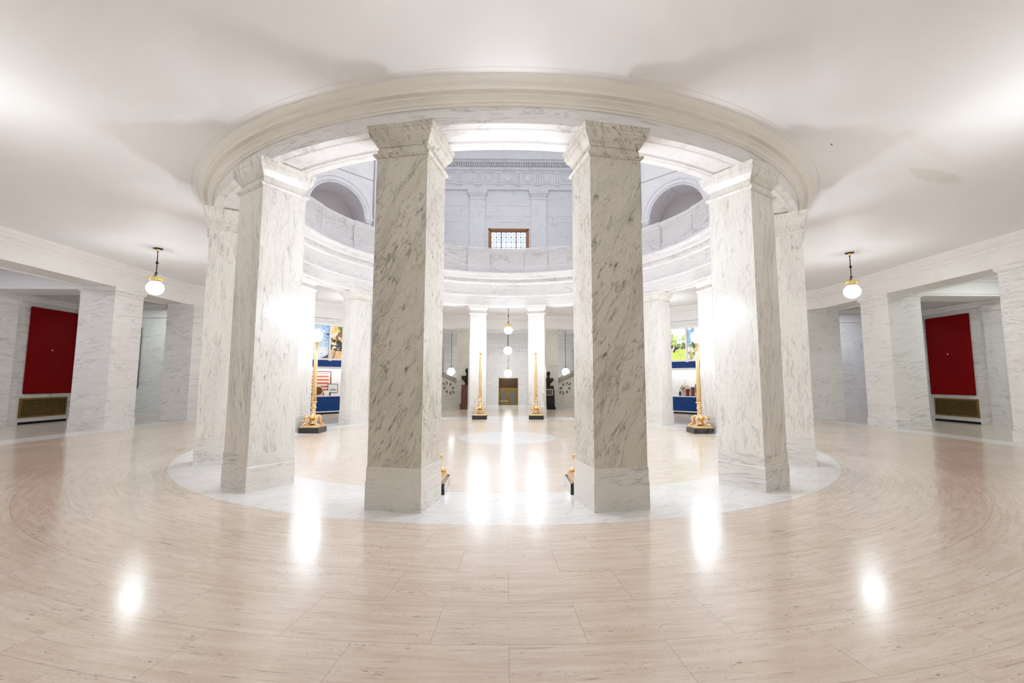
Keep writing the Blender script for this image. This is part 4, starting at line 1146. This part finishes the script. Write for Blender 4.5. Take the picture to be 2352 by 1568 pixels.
bm = new_bm()   # front wall of the upper hall with the window opening
wx0, wx1, wz1 = -1.52, 1.73, 13.72
YU = 22.0
wz0 = 9.6
box(bm, -7.2, wx0, YU, YU+.5, 5.95, ZT); box(bm, wx1, 7.2, YU, YU+.5, 5.95, ZT); box(bm, wx0, wx1, YU, YU+.5, wz1, ZT); box(bm, wx0, wx1, YU, YU+.5, 5.95, wz0)
up = struct('wall_upper_north', bm, M['upper'], 'upper hall marble wall with pilasters, frieze and a gridded window', smooth=0)
xc = .09
bm = new_bm()
for x0, x1 in ((-3.02,-1.80),(1.91,3.12),(-6.9,-5.6),(5.7,6.9)):
    cx_, hw = (x0+x1)/2, (x1-x0)/2
    T = Matrix.Translation((cx_, YU, 0))
    box(bm, -hw, hw, -.16, .02, 5.95, 16.3, mat=T)
    for z0, z1, e in ((16.1,16.18,.05),(16.3,16.42,.03),(16.42,16.56,.10),(16.56,16.72,.17),(16.72,16.92,.20)): box(bm, -hw-e, hw+e, -.16-e, .02, z0, z1, mat=T)
obj('pilaster', bm, M['upper_plain'], up, smooth=0)
bm = new_bm()
for z0, z1, p in ((16.92,17.36,.16),(17.36,17.44,.22),(17.44,18.36,.13),(18.36,18.5,.20),(18.5,18.74,.32),(18.74,19.02,.28),(19.02,19.20,.55),(19.20,19.62,.75),(19.62,19.75,.62),(19.75,20.25,.45),(20.25,20.4,.5),(20.4,21.0,.35)):
    box(bm, -7.1, 7.1, YU-p, YU+.02, z0, z1)
for z in (15.6, 14.25, 14.75): box(bm, -7.1, 7.1, YU-.02, YU+.02, z, z+.05)
obj('entablature', bm, M['upper_plain'], up, smooth=0)
bm = new_bm()
n = 100
for i in range(n):
    x = -7.1+14.2*i/n; box(bm, x, x+.085, YU-.50, YU-.27, 18.76, 19.0)
obj('dentil_band', bm, M['upper_plain'], up, smooth=0)
bm = new_bm()
for i in range(-4, 4):
    x = xc-.04+.79+1.58*i
    for j in (-1, 0, 1): box(bm, x+j*.19-.08, x+j*.19+.08, YU-.22, YU-.1, 17.46, 18.3)
    box(bm, x-.29, x+.29, YU-.24, YU-.1, 18.24, 18.36); box(bm, x-.29, x+.29, YU-.23, YU-.1, 17.30, 17.36)
    for j in range(6): box(bm, x-.27+j*.1, x-.22+j*.1, YU-.22, YU-.1, 17.2, 17.30)
obj('triglyph', bm, M['upper_plain'], up, smooth=0)
bm = new_bm()
for i in range(-4, 5):
    x = xc-.04+1.58*i
    m_ = Matrix.Translation((x, YU-.13, 17.9)) @ Matrix.Rotation(PI/2, 4, 'X')
    if i % 2 == 0:
        capped(bm, [(.30,-.01),(.30,.03),(.27,.05),(.2,.03),(.12,.04),(.05,.06)], 20, mat=m_); box(bm, x-.34, x+.34, YU-.18, YU-.1, 17.5, 17.55)
    else:
        capped(bm, [(.26,-.01),(.26,.03),(.24,.06),(.1,.07)], 20, mat=m_)
        torus(bm, .36, .035, m_, 18, 5)
obj('medallion', bm, M['upper_plain'], up, smooth=40)
for s in (-1, 1):
    bm = new_bm(); x0, x1 = sorted((s*7.0, s*7.4)); box(bm, x0, x1, 11.5, YU, 5.95, ZT)
    struct('wall_upper_hall_%s' % ('left' if s < 0 else 'right'), bm, M['upper'], 'side wall of the upper hall', smooth=0)

win = thing('window_1', 'bronze framed upper window with a fine grid, bright daylight behind', 'window', ((wx0+wx1)/2, YU, 0)); win['kind'] = 'structure'
hw = (wx1-wx0)/2
bm = new_bm()
for e0, e1, d0, d1 in ((0,.1,-.06,.3),(.1,.18,-.02,.3),(.18,.24,.06,.3)):
    box(bm, -hw+e0, -hw+e1, d0, d1, wz0, wz1-e0); box(bm, hw-e1, hw-e0, d0, d1, wz0, wz1-e0); box(bm, -hw+e0, hw-e0, d0, d1, wz1-e1, wz1-e0)
    box(bm, -hw+e0, hw-e0, d0, d1, wz0+e0, wz0+e1)
obj('window_frame', bm, M['frame_bronze'], win, smooth=0)
g0, g1, gz0, gz1 = -hw+.24, hw-.24, wz0+.24, wz1-.24
bm = new_bm(); poly(bm, [(g0,.25,gz0),(g1,.25,gz0),(g1,.25,gz1),(g0,.25,gz1)]); obj('pane', bm, M['windowlight'], win, smooth=0)
bm = new_bm()
nc = 7; cw = (g1-g0)/nc; nr = int(round((gz1-gz0)/cw))
ch = (gz1-gz0)/nr
for i in range(1, nc):
    w_ = .034 if i in (2, 5) else .016
    box(bm, g0+i*cw-w_, g0+i*cw+w_, .2, .23, gz0, gz1)
for j_ in range(1, nr): box(bm, g0, g1, .2, .23, gz0+j_*ch-.012, gz0+j_*ch+.012)
for i in range(nc):
    for j_ in range(nr):
        c_ = Vector((g0+(i+.5)*cw, .215, gz0+(j_+.5)*ch))
        if j_ >= nr-2 or i in (0, nc-1):
            for a in (0, PI/4, PI/2, 3*PI/4):
                L = .5*(cw if a in (0, PI/2) else cw*1.35)
                box(bm, -L, L, -.005, .005, -.007, .007, mat=Matrix.Translation(c_) @ Matrix.Rotation(a, 4, 'Y'))
        ball(bm, c_, .03, 8, 6)
obj('grille', bm, simple('blue grey grille', (.03,.04,.08), .5), win, smooth=0)

# ------------------------------------------------------------------ lights
def area(name, loc, size, power, col, rot=(0,0,0), sy=None):
    l = bpy.data.lights.new(name, 'AREA'); l.energy = power; l.color = col; l.size = size
    if sy: l.shape = 'RECTANGLE'; l.size_y = sy
    o = bpy.data.objects.new(name, l); COL.objects.link(o); o.location = loc; o.rotation_euler = rot; return o
def point(name, loc, power, col, r=.2):
    l = bpy.data.lights.new(name, 'POINT'); l.energy = power; l.color = col; l.shadow_soft_size = r
    o = bpy.data.objects.new(name, l); COL.objects.link(o); o.location = loc; return o
# further ceiling pendants of the round walk that stand outside the picture or behind pillars
for i, (x, y) in enumerate(((-6.9,-6.9),(6.9,-6.9),(-6.9,6.9),(6.9,6.9),(0,-9.75))):
    point('round_walk_lamp', (x,y,4.03), 38, (1.0,.97,.92), .2)
# corridors
area('left_corridor_lamp', (-15.0,-1.2,5.05), 1.0, 40, (.90,.90,1.0))
area('left_end_lamp', (-16.0,7.6,5.05), .8, 32, (.92,1.0,.93))
area('right_corridor_lamp', (15.4,0.3,5.05), 1.0, 40, (.92,1.0,.92))
area('right_end_lamp', (16.4,8.2,5.05), .8, 32, (.88,.90,1.0))
area('hall_fill', (0,18.5,4.7), 4, 48, (1.0,.97,.97), sy=2.0)  # added fill light for the stair hall, no fixture of its own
for s in (-1, 1):
    loc, rz = at_case(s, 0, -.24, 2.09)
    area('case_lamp', loc, 1.9, 9, (1,.98,.93), (0,0,rz), sy=.15)
area('upper_daylight', (0,4,20.8), 14, 820, (.945,.94,1.0), sy=16)

w = bpy.data.worlds.new('world'); scene.world = w; w.use_nodes = True
w.node_tree.nodes['Background'].inputs[0].default_value = (.9,.92,1.0,1); w.node_tree.nodes['Background'].inputs[1].default_value = .5

# ------------------------------------------------------------------ render look
scene.view_settings.view_transform = 'Standard'; scene.view_settings.look = 'None'
scene.view_settings.exposure = 0.37; scene.view_settings.gamma = 1.0
# bracketed-exposure look: soft shoulder so that the lit stone keeps its veins
vs = scene.view_settings; vs.use_curve_mapping = True
cm = vs.curve_mapping; cm.white_level = (3.0, 3.0, 3.0); cm.extend = 'HORIZONTAL'
cc = cm.curves[3]
pts = [(0,0),(.02,.088),(.06,.262),(.10,.415),(.16,.595),(.24,.745),(.36,.865),(.60,.96),(1,1)]
cc.points[0].location = pts[0]; cc.points[1].location = pts[-1]
for p_ in pts[1:-1]: cc.points.new(*p_)
cm.update()
cy = scene.cycles
cy.use_denoising = True
cy.use_adaptive_sampling = True; cy.adaptive_threshold = .12; cy.adaptive_min_samples = 12
cy.max_bounces = 8; cy.diffuse_bounces = 4; cy.glossy_bounces = 3; cy.transmission_bounces = 2
cy.sample_clamp_indirect = 8; cy.sample_clamp_direct = 0
cy.caustics_reflective = False; cy.caustics_refractive = False
